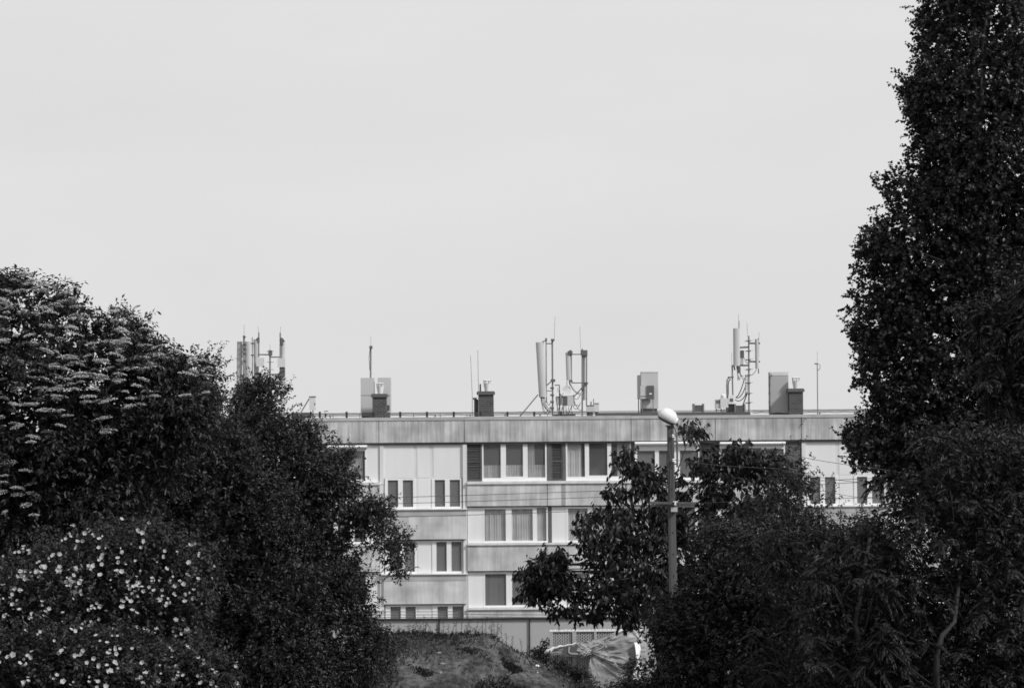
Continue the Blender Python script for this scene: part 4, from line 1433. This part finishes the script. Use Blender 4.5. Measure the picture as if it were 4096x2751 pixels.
ELDER = [(-380, 1300), (-250, 1130), (0, 1118), (60, 1112), (110, 1092), (150, 1128), (240, 1132), (312, 1156), (322, 1205), (372, 1262), (400, 1300), (440, 1246), (540, 1224), (592, 1248), (605, 1305), (640, 1360), (660, 1425), (715, 1418), (790, 1408), (845, 1445), (875, 1475), (895, 1560), (895, 1700), (800, 1850), (640, 2080), (300, 2200), (100, 2300), (60, 2989), (-350, 2989), (-420, 2000)]
EH = [(60, 1330, 50, 26), (85, 1420, 34, 18), (480, 1600, 16, 22), (480, 1645, 32, 12), (350, 1662, 14, 14), (30, 1560, 34, 28), (130, 1400, 20, 8), (0, 1200, 40, 20)]
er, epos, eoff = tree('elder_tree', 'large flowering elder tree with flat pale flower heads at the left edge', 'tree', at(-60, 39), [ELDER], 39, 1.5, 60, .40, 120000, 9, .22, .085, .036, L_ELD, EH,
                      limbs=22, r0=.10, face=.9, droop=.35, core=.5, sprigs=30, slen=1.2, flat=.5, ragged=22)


def umbel(c, r, n):
    """one flat elder flower head: many tiny florets on a shallow dome"""
    a = RNG.uniform(0, 2 * PI, n); q = np.sqrt(RNG.uniform(0, 1, n)) * r
    tilt = RNG.normal(0, .2, 2); sx = RNG.uniform(.9, 1.7)
    x = np.cos(a) * q * sx; y = np.sin(a) * q * .9
    z = -(q / r) ** 2 * r * .28 + x * tilt[0] + y * tilt[1] + RNG.normal(0, .006, n)
    return np.stack([x, y, z], 1) + c


# flower heads sit on the sunny front and top of the crown
EP = np.array(ELDER, float)
cand = volume_points(ELDER, 39, 1.5, 5200, bias=.10)
x, y = project(cand)
ed = edge_dist(ELDER, x, y)
band = np.exp(-((y - (1560 - .12 * x)) / 105) ** 2) * (x < 640)
wt = .16 + .28 * (y < 1420) + .75 * band + .35 * (ed < 40) * (y < 1500) + .35 * ((x < 140) & (y > 1850) & (y < 2080))
wt *= (y < 2090) & (x > -120) & (cand[:, 1] < 39.1) & ~((x > 480) & (y > 1640)) & ~((y > 1760) & (x > 160))
for hx, hy, ha, hb in EH: wt *= ((x - hx) / ha) ** 2 + ((y - hy) / hb) ** 2 > 1
keep = np.where(RNG.uniform(0, 1, len(cand)) < wt * .52)[0][:310]
heads = cand[keep] + np.array([0, -.13, .07])
sizes = RNG.uniform(.035, .12, len(heads))
order = np.argsort(-sizes * (heads[:, 1] < 39))


def florets(idx, name, kind=None):
    pp = np.concatenate([umbel(heads[i], sizes[i], 170) for i in idx])
    n = len(pp)
    ax = nrm(RNG.normal(size=(n, 3)) * np.array([1, 1, .25])); up = nrm(np.array([0, -.25, 1.0]) + RNG.normal(size=(n, 3)) * .25)
    me = leaves_mesh(name, pp, ax, up, RNG.uniform(.016, .026, n), RNG.uniform(.014, .022, n), curl=.1, fold=.1)
    o = link_mesh(name, me, FLORET, er)
    if kind: o['kind'] = kind
    return o


for i in order[:100]: florets([i], 'flower_head')
if len(order) > 100: florets(order[100:], 'flower_heads', 'stuff')

PL1 = [(560, 1600), (640, 1500), (760, 1455), (795, 1420), (838, 1425), (865, 1450), (876, 1505), (900, 1575), (915, 1645), (955, 1700), (1150, 1900), (1300, 2300), (1350, 2989), (700, 2989), (480, 2500), (420, 1950)]
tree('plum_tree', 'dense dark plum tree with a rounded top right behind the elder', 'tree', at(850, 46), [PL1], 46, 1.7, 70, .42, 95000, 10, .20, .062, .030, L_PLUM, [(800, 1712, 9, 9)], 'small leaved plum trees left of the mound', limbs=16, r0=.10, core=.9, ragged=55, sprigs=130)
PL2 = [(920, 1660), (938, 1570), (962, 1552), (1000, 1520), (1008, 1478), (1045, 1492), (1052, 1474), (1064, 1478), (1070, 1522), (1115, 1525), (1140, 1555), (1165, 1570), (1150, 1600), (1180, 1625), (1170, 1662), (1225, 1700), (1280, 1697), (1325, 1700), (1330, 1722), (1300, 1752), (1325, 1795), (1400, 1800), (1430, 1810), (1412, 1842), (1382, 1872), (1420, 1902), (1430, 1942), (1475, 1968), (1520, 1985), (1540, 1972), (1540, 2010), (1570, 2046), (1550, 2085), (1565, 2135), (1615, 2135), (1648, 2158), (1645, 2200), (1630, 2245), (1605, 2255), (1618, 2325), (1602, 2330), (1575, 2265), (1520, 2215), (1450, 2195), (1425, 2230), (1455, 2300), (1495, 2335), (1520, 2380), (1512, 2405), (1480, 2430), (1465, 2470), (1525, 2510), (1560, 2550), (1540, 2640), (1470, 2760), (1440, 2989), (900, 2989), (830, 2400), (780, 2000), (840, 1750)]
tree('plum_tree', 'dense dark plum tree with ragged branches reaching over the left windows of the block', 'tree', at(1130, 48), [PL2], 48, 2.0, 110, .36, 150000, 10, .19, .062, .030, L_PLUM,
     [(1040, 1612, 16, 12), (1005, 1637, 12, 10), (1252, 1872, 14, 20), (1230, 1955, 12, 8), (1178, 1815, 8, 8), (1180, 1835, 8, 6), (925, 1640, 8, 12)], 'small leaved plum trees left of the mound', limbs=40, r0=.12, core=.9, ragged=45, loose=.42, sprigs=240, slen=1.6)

RS1 = [(-250, 2260), (60, 2215), (160, 2150), (300, 2098), (400, 2062), (520, 2080), (640, 2098), (760, 2155), (870, 2175), (895, 2250), (870, 2400), (820, 2500), (780, 2700), (700, 3019), (-250, 3019)]
r1, p1, o1 = tree('rose_bush', 'tall dark wild rose bush dotted with small white flowers at the lower left', 'bush', at(350, 22), [RS1], 22, .9, 60, .26, 70000, 9, .13, .034, .019, L_ROSE, (), 'white flowered rose bushes', limbs=24, r0=.035, core=1.0)
RS2 = [(-250, 2580), (150, 2505), (450, 2495), (600, 2550), (750, 2575), (920, 2595), (965, 2700), (990, 2900), (950, 3090), (-250, 3090)]
r2, p2, o2 = tree('rose_bush', 'low wild rose bush with white flowers in the bottom left corner', 'bush', at(350, 20.5), [RS2], 20.5, .7, 40, .24, 40000, 9, .13, .034, .019, L_ROSE, (), 'white flowered rose bushes', limbs=16, r0=.03, core=1.0)


def blossoms(root, poly, d, T, n, xr, yr, gen):
    c = volume_points(poly, d, T, 6000, bias=.06)
    x, y = project(c)
    k = np.where((c[:, 1] < d + .1) & (x > xr[0]) & (x < xr[1]) & (y > yr[0]) & (y < yr[1]) & (edge_dist(poly, x, y) > 4))[0]
    pts = c[k]
    # wild roses come in loose clusters
    seeds = pts[RNG.choice(len(pts), max(6, n // 3), replace=False)]
    dist = np.min(np.linalg.norm(pts[:, None, :] - seeds[None, :, :], axis=2), axis=1)
    pr = np.exp(-(dist / .06) ** 2) + .03
    sel = RNG.choice(len(pts), min(n, len(pts)), replace=False, p=pr / pr.sum())
    pts = pts[sel] + np.array([0, -.05, .03])
    sz = RNG.uniform(.011, .026, len(pts))
    face = nrm(np.array([.15, -.75, .65]) + RNG.normal(size=(len(pts), 3)) * .45)
    order = np.argsort(-sz)

    def mk(idx, name, kind=None):
        P_, A_, U_, L_, W_ = [], [], [], [], []
        for i in idx:
            f = face[i]; s = nrm(np.cross(f, [0.1, .3, 1.0])[None])[0]; t = np.cross(f, s)
            cup = RNG.uniform(.15, .8)
            for q in range(5):
                a = q * 2 * PI / 5 + i
                d_ = s * math.cos(a) + t * math.sin(a) + f * cup
                P_.append(pts[i]); A_.append(d_); U_.append(f - d_ * .3); L_.append(sz[i] * 1.15); W_.append(sz[i] * 1.25)
        me = leaves_mesh(name, np.array(P_), np.array(A_), np.array(U_), np.array(L_), np.array(W_), curl=-.1, fold=.15, rich=True)
        o = link_mesh(name, me, PETAL, root)
        if kind: o['kind'] = kind
    for i in order[:100]: mk([i], 'blossom')
    if len(order) > 100: mk(order[100:], 'blossoms', 'stuff')


blossoms(r1, RS1, 22, .9, 290, (-60, 880), (2060, 2560), 0)
blossoms(r2, RS2, 20.5, .7, 120, (-60, 960), (2490, 2760), 0)

POP = [(3662, 0), (3682, -120), (3720, -260), (3800, -420), (3870, -520), (3950, -420), (4080, -250), (4150, 0), (4260, 400), (4360, 900), (4380, 1500), (4330, 2000), (4150, 2250), (3900, 2200), (3650, 2000), (3470, 1890), (3408, 1855), (3375, 1800), (3378, 1725), (3440, 1680), (3482, 1640), (3440, 1592), (3408, 1535), (3402, 1475), (3440, 1440), (3432, 1402), (3386, 1335), (3396, 1280), (3400, 1135), (3408, 1045), (3446, 955), (3495, 905), (3543, 838), (3488, 762), (3522, 690), (3652, 648), (3656, 565), (3616, 485), (3594, 335), (3626, 265), (3676, 185), (3674, 115), (3650, 55)]
PH = [(3979, 51, 12, 20), (3982, 104, 8, 8), (4011, 169, 14, 14), (3778, 176, 12, 10), (3800, 217, 10, 6), (3874, 256, 6, 8), (3727, 19, 12, 16), (3759, 80, 12, 10), (3874, 124, 6, 10), (4017, 382, 11, 8), (3938, 338, 8, 10), (3899, 609, 9, 8), (3938, 612, 12, 8), (3842, 857, 8, 18), (3654, 708, 12, 10), (4068, 880, 12, 10), (4071, 711, 12, 9), (3931, 520, 10, 14), (3860, 540, 8, 8), (3718, 1161, 12, 14), (3708, 1225, 9, 8), (3816, 1280, 16, 8), (3734, 1357, 15, 15), (3795, 1350, 20, 6), (3861, 1340, 9, 8), (3893, 1426, 14, 8), (3895, 1470, 8, 10), (3884, 1586, 16, 12), (3938, 1601, 20, 22), (4056, 1662, 9, 10), (4040, 945, 12, 8), (3480, 1570, 6, 8), (3770, 1080, 8, 10)]
base = at(3990, 52)
tp = [base, P(3975, 2100, 51.9), P(3935, 1500, 51.6), P(3912, 900, 51.3), P(3908, 600, 51.2), P(3892, 300, 51.3), P(3895, 0, 51.6), P(3880, -350, 52)]
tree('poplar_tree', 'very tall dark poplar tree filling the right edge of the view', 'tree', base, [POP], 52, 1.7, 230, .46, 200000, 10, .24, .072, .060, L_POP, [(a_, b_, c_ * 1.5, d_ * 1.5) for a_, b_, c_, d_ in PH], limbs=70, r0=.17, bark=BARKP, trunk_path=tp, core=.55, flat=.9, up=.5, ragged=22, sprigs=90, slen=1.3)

CH1 = [(2462, 1830), (2490, 1806), (2535, 1815), (2556, 1852), (2596, 1875), (2646, 1886), (2676, 1922), (2676, 2010), (2600, 1998), (2556, 1988), (2490, 2020), (2418, 2004), (2408, 1966), (2432, 1950), (2500, 1952), (2540, 1925), (2485, 1895), (2466, 1870)]
CH2 = [(2330, 2066), (2382, 2040), (2440, 2048), (2680, 2016), (2745, 2056), (2760, 2400), (2620, 2505), (2500, 2490), (2420, 2482), (2300, 2492), (2236, 2474), (2196, 2446), (2225, 2400), (2205, 2358), (2075, 2404), (2062, 2396), (2098, 2374), (2076, 2356), (2112, 2336), (2064, 2294), (2105, 2268), (2152, 2254), (2158, 2216), (2200, 2198), (2252, 2206), (2262, 2238), (2234, 2290), (2310, 2316), (2346, 2275), (2308, 2200), (2306, 2126)]
CH3 = [(2722, 1740), (2742, 1700), (2788, 1692), (2800, 1702), (2835, 1735), (2848, 1785), (2862, 1835), (2900, 1808), (2912, 1768), (2950, 1760), (2982, 1772), (2988, 1810), (2972, 1850), (2998, 1862), (3004, 1808), (3034, 1801), (3050, 1832), (3066, 1808), (3100, 1798), (3132, 1808), (3150, 1852), (3200, 1900), (3200, 2100), (2900, 2150), (2790, 2110), (2806, 2020), (2830, 1985), (2790, 1940), (2784, 1898), (2746, 1850), (2790, 1825), (2764, 1792)]
CH4 = [(2702, 1895), (2728, 1895), (2738, 1950), (2758, 1985), (2766, 2012), (2704, 2022)]
CH5 = [(2062, 2398), (2098, 2374), (2076, 2356), (2112, 2336), (2064, 2294), (2105, 2266), (2152, 2252), (2158, 2214), (2200, 2194), (2254, 2204), (2264, 2240), (2236, 2290), (2290, 2330), (2290, 2420), (2200, 2446), (2130, 2420)]
cb = at(2640, 48)
CHH = [(2420, 2092, 26, 16), (2645, 2112, 16, 14), (2350, 2290, 40, 14), (2480, 2296, 50, 10), (2412, 2310, 26, 8), (2560, 2310, 12, 10), (2450, 2230, 12, 10), (2610, 2205, 12, 10), (2240, 2410, 40, 16), (2450, 2455, 26, 10), (2335, 2420, 14, 10), (2700, 2260, 10, 14), (2625, 2210, 14, 8), (2500, 2080, 10, 8)]
tree('cherry_tree', 'cherry tree with large drooping leaves around the utility pole', 'tree', cb, [CH1, CH2, CH3, CH4, CH5], 48, 1.2, 120, .22, 19500, 6, .23, .118, .049, L_CHE, CHH, limb_min=1.05, limb_t0=.55, limbs=60, r0=.10, droop=.95, spread=.6, face=.5, rich=True, curl=.35, core=.1, loose=.32, ragged=14, flat=.4, sprigs=56, slen=1.0,
     trunk_path=[cb, P(2640, 2600, 48), P(2560, 2350, 48), P(2600, 2120, 48), P(2650, 1950, 48)])

ACA = [(3142, 1900), (3152, 1806), (3176, 1768), (3184, 1705), (3190, 1705), (3200, 1768), (3228, 1788), (3234, 1850), (3246, 1894), (3258, 1836), (3266, 1870), (3262, 1900), (3286, 1942), (3336, 1954), (3338, 2000), (3354, 2012), (3346, 2080), (3400, 2056), (3444, 2064), (3440, 1980), (3464, 1986), (3476, 2024), (3498, 2082), (3420, 2300), (3300, 2989), (3000, 2989), (2900, 2180), (3000, 2010), (3070, 1905)]
tree('acacia_sapling', 'feathery young acacia with a thin bare leading shoot right of the pole', 'tree', at(3180, 40), [ACA], 40, .8, 60, .24, 34000, 10, .16, .048, .020, L_ACA, [(3180, 2010, 12, 10), (3110, 2030, 12, 10), (3060, 2030, 10, 16), (3230, 2000, 14, 14), (3250, 2060, 10, 10)], limbs=26, r0=.05, core=.6, sprigs=70, slen=1.3)

DBU = [(2590, 2425), (2640, 2395), (2712, 2372), (2742, 2260), (2752, 2165), (2806, 2092), (2900, 2088), (3000, 2108), (3100, 2128), (3300, 2108), (3400, 2090), (3540, 2075), (3600, 2300), (3600, 2988), (2540, 2988), (2566, 2751), (2598, 2655), (2592, 2570), (2562, 2508), (2576, 2446)]
tree('dark_bush', 'broad very dark bush covering the foot of the utility pole', 'bush', at(3000, 33), [DBU], 33, 1.6, 120, .34, 95000, 10, .19, .058, .026, L_DARK, (), limbs=30, r0=.06, core=.9)


# sumac: shoots that end in rosettes of drooping feathery leaves
def sumac(label, base, polys, d, T, nshoot, fl, ll, lw, nfill, holes=(), r0=.06, trunk=None):
    root = thing('sumac_shrub', label, 'shrub', base, 'feathery sumac shrubs on the right')
    pos, off = twig_bases(polys, d, T, max(12, nshoot // 6), .42, nshoot, holes, .8)
    n = len(pos)
    sd = nrm(off * .8 + np.array([0, -.25, .75]) + rnd_dirs(n) * .35)
    NF, NL = 9, 13
    P_, A_, U_, L_ = [], [], [], []
    for k in range(NF):
        side = nrm(np.cross(sd, rnd_dirs(n)))
        e = RNG.uniform(.1, .9, n)[:, None]
        d0 = nrm(sd * e + side * (1.1 - e * .5))
        Lf = fl * RNG.uniform(.65, 1.15, n)[:, None]
        for q in range(NL):
            t = .12 + .88 * q / (NL - 1)
            c = pos + d0 * Lf * t + np.array([0, 0, -1.0]) * Lf * .55 * t * t
            tang = nrm(d0 + np.array([0, 0, -1.1]) * t)
            lat = nrm(np.cross(tang, np.array([0, 0, 1.0]) + rnd_dirs(n) * .1))
            for sg in (1, -1):
                if q == NL - 1 and sg == -1: continue
                P_.append(c); A_.append(nrm(tang * .75 + lat * sg * (0 if q == NL - 1 else .95) + np.array([0, 0, -.25])))
                U_.append(nrm(np.array([0, 0, .8]) + rnd_dirs(n) * .45)); L_.append(np.full(n, ll * (1 - .35 * abs(t - .45) * 2)) * RNG.uniform(.8, 1.2, n))
    p = np.concatenate(P_); a = np.concatenate(A_); u = np.concatenate(U_); l = np.concatenate(L_)
    # plain leaves that fill the shaded inside
    if nfill:
        fp, fo_ = twig_bases(polys, d + T * .25, T * .7, max(12, nshoot // 5), .4, nfill // 8, holes, .8)
        q = spray(fp, fo_, 8, .2, ll * 1.1, lw * 1.9, .2, .5)
        p = np.concatenate([p, q[0]]); a = np.concatenate([a, q[1]]); u = np.concatenate([u, q[2]]); w_ = np.concatenate([np.full(len(l), lw), q[4]]); l = np.concatenate([l, q[3]])
    else:
        w_ = np.full(len(l), lw)
    me = leaves_mesh('crown', p, a, u, l, w_, curl=.2, fold=.3)
    link_mesh('crown', me, L_SUM, root)
    m = MB(); b = Vector(base)
    stems = trunk or [[b - Vector((0, 0, .2)), Vector(pos.mean(0))]]
    for s in stems: m.tube(s, [r0 * (1 - .6 * i / (len(s) - 1)) for i in range(len(s))], 7)
    for i in RNG.choice(n, min(n, 90), replace=False):
        e = Vector(pos[i]); s = stems[i % len(stems)]; q = s[min(len(s) - 1, 1)].lerp(s[-1], random.random())
        if q.z > e.z: q = s[0].lerp(s[-1], .4)
        if q.z > e.z - .1 or (q - e).length > 1.2: q = e + Vector((random.uniform(-.25, .25), random.uniform(-.1, .3), -random.uniform(.4, .8)))
        m.tube([q, q.lerp(e, .5) + Vector((random.uniform(-.06, .06), random.uniform(-.06, .06), .03)), e], [.007, .006, .004], 5)
    m.build('stem', BARKS, root, smooth=True)
    return root


SU1 = [(3450, 1968), (3482, 1910), (3560, 1882), (3600, 1908), (3680, 1905), (3705, 1855), (3745, 1810), (3655, 1760), (3645, 1710), (3700, 1700), (3800, 1708), (3900, 1700), (4000, 1748), (4230, 1710), (4260, 3000), (3180, 3000), (3200, 2700), (3180, 2450), (3220, 2300), (3340, 2150), (3430, 2105), (3500, 2065), (3560, 2000)]
b1 = at(3760, 27)
sumac('wide feathery sumac shrub in front of the poplar at the lower right', b1, [SU1], 27, 1.0, 380, .20, .058, .013, 70000, (), .045,
      [[Vector(b1), P(3745, 2751, 26.1), P(3746, 2620, 26.05), P(3768, 2540, 26.1), P(3818, 2488, 26.2), P(3840, 2300, 26.6)], [Vector(b1) + Vector((-.6, 0, 0)), P(3420, 2500, 26.6), P(3480, 2150, 26.8)], [Vector(b1) + Vector((.4, .2, 0)), P(3950, 2350, 27), P(3900, 1900, 27)]])
SU2 = [(3780, 1226), (3805, 1202), (3868, 1204), (3920, 1172), (3985, 1208), (4018, 1105), (4060, 1075), (4260, 1050), (4290, 1800), (4250, 2600), (4100, 2600), (4070, 1900), (3965, 1665), (3888, 1505), (3880, 1410), (3896, 1330), (3810, 1296)]
b2 = at(4230, 28.5)
sumac('taller sumac shrub rising against the poplar at the right edge', b2, [SU2], 28.5, .7, 140, .2, .065, .0155, 15000, [(3935, 1600, 20, 20), (4055, 1662, 12, 12)], .05,
      [[Vector(b2), P(4200, 2200, 28.4), P(4010, 1500, 28.2), P(3985, 1420, 28.2), P(3960, 1300, 28.2)]])
SU3 = [(2960, 2180), (3060, 2060), (3160, 2040), (3250, 2110), (3320, 2200), (3380, 2420), (3300, 2600), (3340, 2988), (2950, 2988), (2980, 2760), (2920, 2620), (2960, 2440), (2930, 2300)]
b3 = at(3120, 30)
sumac('slender sumac shrub with feathery rosettes in front of the dark bush', b3, [SU3], 30, .6, 100, .23, .065, .013, 0, (), .03,
      [[Vector(b3), P(3160, 2760, 29.8), P(3180, 2600, 29.7), P(3120, 2300, 29.8)], [Vector(b3) + Vector((.2, 0, 0)), P(3240, 2660, 29.7), P(3220, 2350, 29.7)]])
SU4 = [(780, 2640), (850, 2625), (930, 2660), (980, 2720), (960, 2900), (820, 2900), (770, 2720)]
b4 = at(870, 20)
sumac('little sumac seedling among the roses at the bottom left', b4, [SU4], 20, .25, 9, .19, .055, .011, 0, (), .012)

# ------------------------------------------------------------------ low growth around the mound
LB = [(2450, 2751), (2490, 2700), (2512, 2660), (2530, 2632), (2556, 2650), (2600, 2700), (2650, 2900), (2400, 2900)]
tree('low_bush', 'low dark bush at the right foot of the banner', 'bush', at(2540, 66), [LB], 66, .6, 14, .24, 6000, 8, .18, .085, .04, L_DARK, (), limbs=10, r0=.03)
LB2 = [(2310, 2735), (2350, 2720), (2390, 2735), (2440, 2738), (2480, 2756), (2480, 2900), (2300, 2900)]
tree('low_bush', 'low scrubby bush beside the right slope of the mound', 'bush', at(2390, 68), [LB2], 68, .5, 14, .2, 4000, 8, .18, .075, .03, L_WEED, (), limbs=10, r0=.02)
LB3 = [(2170, 2630), (2195, 2612), (2225, 2640), (2280, 2662), (2330, 2680), (2370, 2715), (2350, 2750), (2300, 2730), (2240, 2690)]
tree('low_bush', 'strip of low weeds in front of the slotted screen', 'bush', at(2270, 72.3), [LB3], 72.3, .4, 12, .2, 2200, 8, .2, .075, .03, L_DARK, (), limbs=6, r0=.02)
LB5 = [(2112, 2604), (2134, 2580), (2158, 2596), (2184, 2566), (2203, 2592), (2206, 2650), (2120, 2650)]
tree('low_bush', 'small dark bush against the fence left of the slotted screen', 'bush', at(2165, 76), [LB5], 76, .4, 8, .16, 1000, 6, .2, .09, .045, L_DARK, (), limbs=6, r0=.02)
LB4 = [(1420, 2560), (1470, 2530), (1540, 2520), (1590, 2545), (1640, 2560), (1620, 2620), (1560, 2700), (1520, 2800), (1400, 2900), (1380, 2650)]
tree('low_bush', 'tangled low bush on the left flank of the mound', 'bush', at(1500, 66), [LB4], 66, .9, 24, .3, 12000, 8, .24, .08, .03, L_WEED, (), limbs=16, r0=.03)


# grass as one cover: blades rooted on the mound, thick on the crest and the left flank
def grass(n, h, wd, fn, name, mat):
    out = []
    have = 0
    while have < n:
        x = RNG.uniform(crest_x[0], crest_x[-1], n * 3); y = RNG.uniform(60.5, 73, n * 3)
        z = mound_z(x, y)
        k = RNG.uniform(0, 1, len(x)) < fn(x, y)
        out.append(np.stack([x[k], y[k], z[k] - .01], 1)); have += int(k.sum())
    p = np.concatenate(out)[:n]
    ax = nrm(np.array([0, 0, 1.0]) + RNG.normal(size=(n, 3)) * .45)
    up = nrm(RNG.normal(size=(n, 3)))
    me = leaves_mesh(name, p, ax, up, h * RNG.uniform(.4, 1.2, n), np.full(n, wd), curl=.5, fold=.2)
    o = link_mesh(name, me, mat, None); o['kind'] = 'stuff'
    return o


xc = P(1745, 2530, DM).x; xp = P(1950, 2520, DM).x
_pa = lambda x, y: .5 + .5 * np.sin(x * 2.1 + 1.3 * np.sin(y * 1.7)) * np.sin(y * 1.9 + x * .6)


def gfun(x, y):
    crest = np.exp(-((y - 69.6) / .8) ** 2) * np.clip((xp + .4 - x) / 1.0, .25, 1)
    left = np.clip((xc - .6 - x) / 1.2, 0, 1)
    right = np.clip((x - P(2230, 2640, DM).x) / .8, 0, 1) * .5
    patch = (_pa(x, y) > .72) * .35 + .7 * np.exp(-((x + .45) / .55) ** 2 - ((y - 67.2) / .8) ** 2)
    return np.clip(crest + left + right + patch, 0.008, 1)


grass(12000, .14, .016, gfun, 'grass', L_GRASS)
grass(5000, .07, .03, lambda x, y: np.clip(gfun(x, y) + .12, 0, 1), 'ground_cover', L_WEED)

def hollow_fill(x, y):
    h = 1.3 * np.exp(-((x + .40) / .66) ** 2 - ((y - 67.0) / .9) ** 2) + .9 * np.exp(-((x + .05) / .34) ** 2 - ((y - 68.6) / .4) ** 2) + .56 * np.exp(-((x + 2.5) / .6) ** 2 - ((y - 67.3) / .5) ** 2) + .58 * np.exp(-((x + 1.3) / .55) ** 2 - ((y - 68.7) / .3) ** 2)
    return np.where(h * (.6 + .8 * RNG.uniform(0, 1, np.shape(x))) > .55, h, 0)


grass(11000, .07, .035, hollow_fill, 'dark_cover', L_DARK)  # low dark blades kept to the hollows of the mound

# single weeds standing along the crest
specs = [(1640, 2545, 60, 'b'), (1665, 2540, 66, 'b'), (1688, 2536, 74, 'b'), (1700, 2534, 60, 's'), (1720, 2532, 40, 's'), (1772, 2530, 52, 's'), (1790, 2530, 34, 's'), (1812, 2529, 40, 's'), (1825, 2528, 58, 's'), (1848, 2528, 44, 's'), (1868, 2527, 52, 's'), (1885, 2525, 46, 's'), (1905, 2524, 40, 'b'), (1928, 2522, 48, 's'), (1945, 2522, 56, 's'), (1962, 2526, 62, 's'), (1978, 2532, 50, 'b'), (1996, 2544, 56, 's'), (2010, 2556, 60, 's'), (2030, 2568, 36, 's'), (2052, 2584, 42, 's'), (2085, 2602, 48, 's'), (2110, 2616, 34, 's'), (1600, 2545, 46, 'b'), (1860, 2527, 28, 's'), (1755, 2531, 30, 'b')]
places = ['at the far left end of the crest', 'left of the fence post', 'on the crest in front of the fence', 'beside the highest point of the mound', 'on the right slope of the mound']
ORD = 'first second third fourth fifth sixth seventh eighth ninth tenth eleventh twelfth thirteenth fourteenth fifteenth sixteenth seventeenth eighteenth nineteenth twentieth twenty-first twenty-second twenty-third twenty-fourth twenty-fifth twenty-sixth'.split()
for i, (px, py, hpx, kd) in enumerate(specs):
    b = P(px, py, 69.7); b.z = float(mound_z(np.array(b.x), np.array(b.y))) - .03
    tipz = P(px, py - hpx, 69.7).z
    h = max(tipz - b.z, .12)
    pl = places[0] if px < 1650 else places[1] if px < 1757 else places[2] if px < 1900 else places[3] if px < 1990 else places[4]
    rank = sorted(q[0] for q in specs).index(px)
    o = thing('weed', ('bushy' if kd == 'b' else 'thin') + ' weed stalk ' + pl + ', ' + ORD[rank] + ' from the left', 'weed', b, 'weeds along the crest of the mound')
    m = MB(); tipv = b + Vector((random.uniform(-.06, .06), 0, h))
    mid = b.lerp(tipv, .5) + Vector((random.uniform(-.03, .03), 0, 0))
    m.tube([b, mid, tipv], [.008, .006, .004], 4)
    stems = [(b, mid, tipv)]
    if kd == 'b':
        for s in (-1, 1, -.5):
            t2 = b + Vector((s * h * .3, random.uniform(-.1, .1), h * random.uniform(.6, .85))); m.tube([b, t2], [.006, .003], 4); stems.append((b, b.lerp(t2, .5), t2))
    m.build('stem', L_WEED, o)
    pp, aa = [], []
    for (s0, s1, s2) in stems:
        for k in range(16):
            t = .15 + .85 * k / 15
            q = s0.lerp(s1, t * 2) if t < .5 else s1.lerp(s2, t * 2 - 1)
            pp.append(q); an = random.uniform(0, 2 * PI); aa.append((math.cos(an), math.sin(an), .5))
    n = len(pp)
    me = leaves_mesh('leaves', np.array(pp), np.array(aa), nrm(np.array([0, 0, 1.0]) + rnd_dirs(n) * .4), RNG.uniform(.04, .09, n), RNG.uniform(.012, .026, n), curl=.3)
    link_mesh('leaves', me, L_WEED, o)

# stones and broken bricks lying on the mound
for (px, py, wd, hg, lab) in ((1770, 2656, 22, 8, 'flat pale brick lying across the middle of the mound slope'), (1762, 2692, 16, 10, 'rounded pale stone low on the mound slope'), (1755, 2612, 22, 7, 'dull flat stone high on the left of the mound slope'), (2147, 2664, 20, 8, 'small white scrap on the right slope of the mound'), (2150, 2690, 6, 5, 'tiny white pebble below the scrap on the right slope')):
    p = on_mound(px, py); s = 68 / F
    m = MB(); rr = random.Random(px)
    n1, n2 = 7, 5
    for j in range(n2):
        f = j / (n2 - 1); z = (f - .35) * hg * s * 1.4; r = math.sin(PI * (.12 + .76 * f)) ** .6
        for i in range(n1):
            a = 2 * PI * i / n1; q = r * rr.uniform(.85, 1.1)
            m.v.append((p.x + math.cos(a) * wd * .5 * s * q, p.y + math.sin(a) * wd * .35 * s * q, p.z + z))
    for j in range(n2 - 1):
        for i in range(n1): m.f.append((j * n1 + i, j * n1 + (i + 1) % n1, (j + 1) * n1 + (i + 1) % n1, (j + 1) * n1 + i))
    m.f += [tuple(reversed(range(n1))), tuple((n2 - 1) * n1 + i for i in range(n1))]
    o = m.build('stone', SHEETW if 'white' in lab else STONE, None); o['label'] = lab; o['category'] = 'stone'; o['group'] = 'stones on the mound'
# pebbles and crumbs as one scatter
n = 1500
x = RNG.uniform(crest_x[2], crest_x[-3], n); y = RNG.uniform(61, 70, n); z = mound_z(x, y)
c = np.stack([x, y, z + .004], 1); r = RNG.uniform(.006, .022, n) ** 1.0
tet = np.array([[1, 0, -.4], [-.5, .87, -.4], [-.5, -.87, -.4], [0, 0, .8]])
v = (c[:, None, :] + tet[None] * r[:, None, None] * RNG.uniform(.7, 1.3, (n, 4, 1))).reshape(-1, 3)
k = np.arange(n)[:, None] * 4
f = np.concatenate([k + np.array([[0, 2, 1]]), k + np.array([[0, 1, 3]]), k + np.array([[1, 2, 3]]), k + np.array([[2, 0, 3]])], 0)
o = link_mesh('pebbles', np_mesh('pebbles', v, f, 3), STONE, None); o['kind'] = 'stuff'
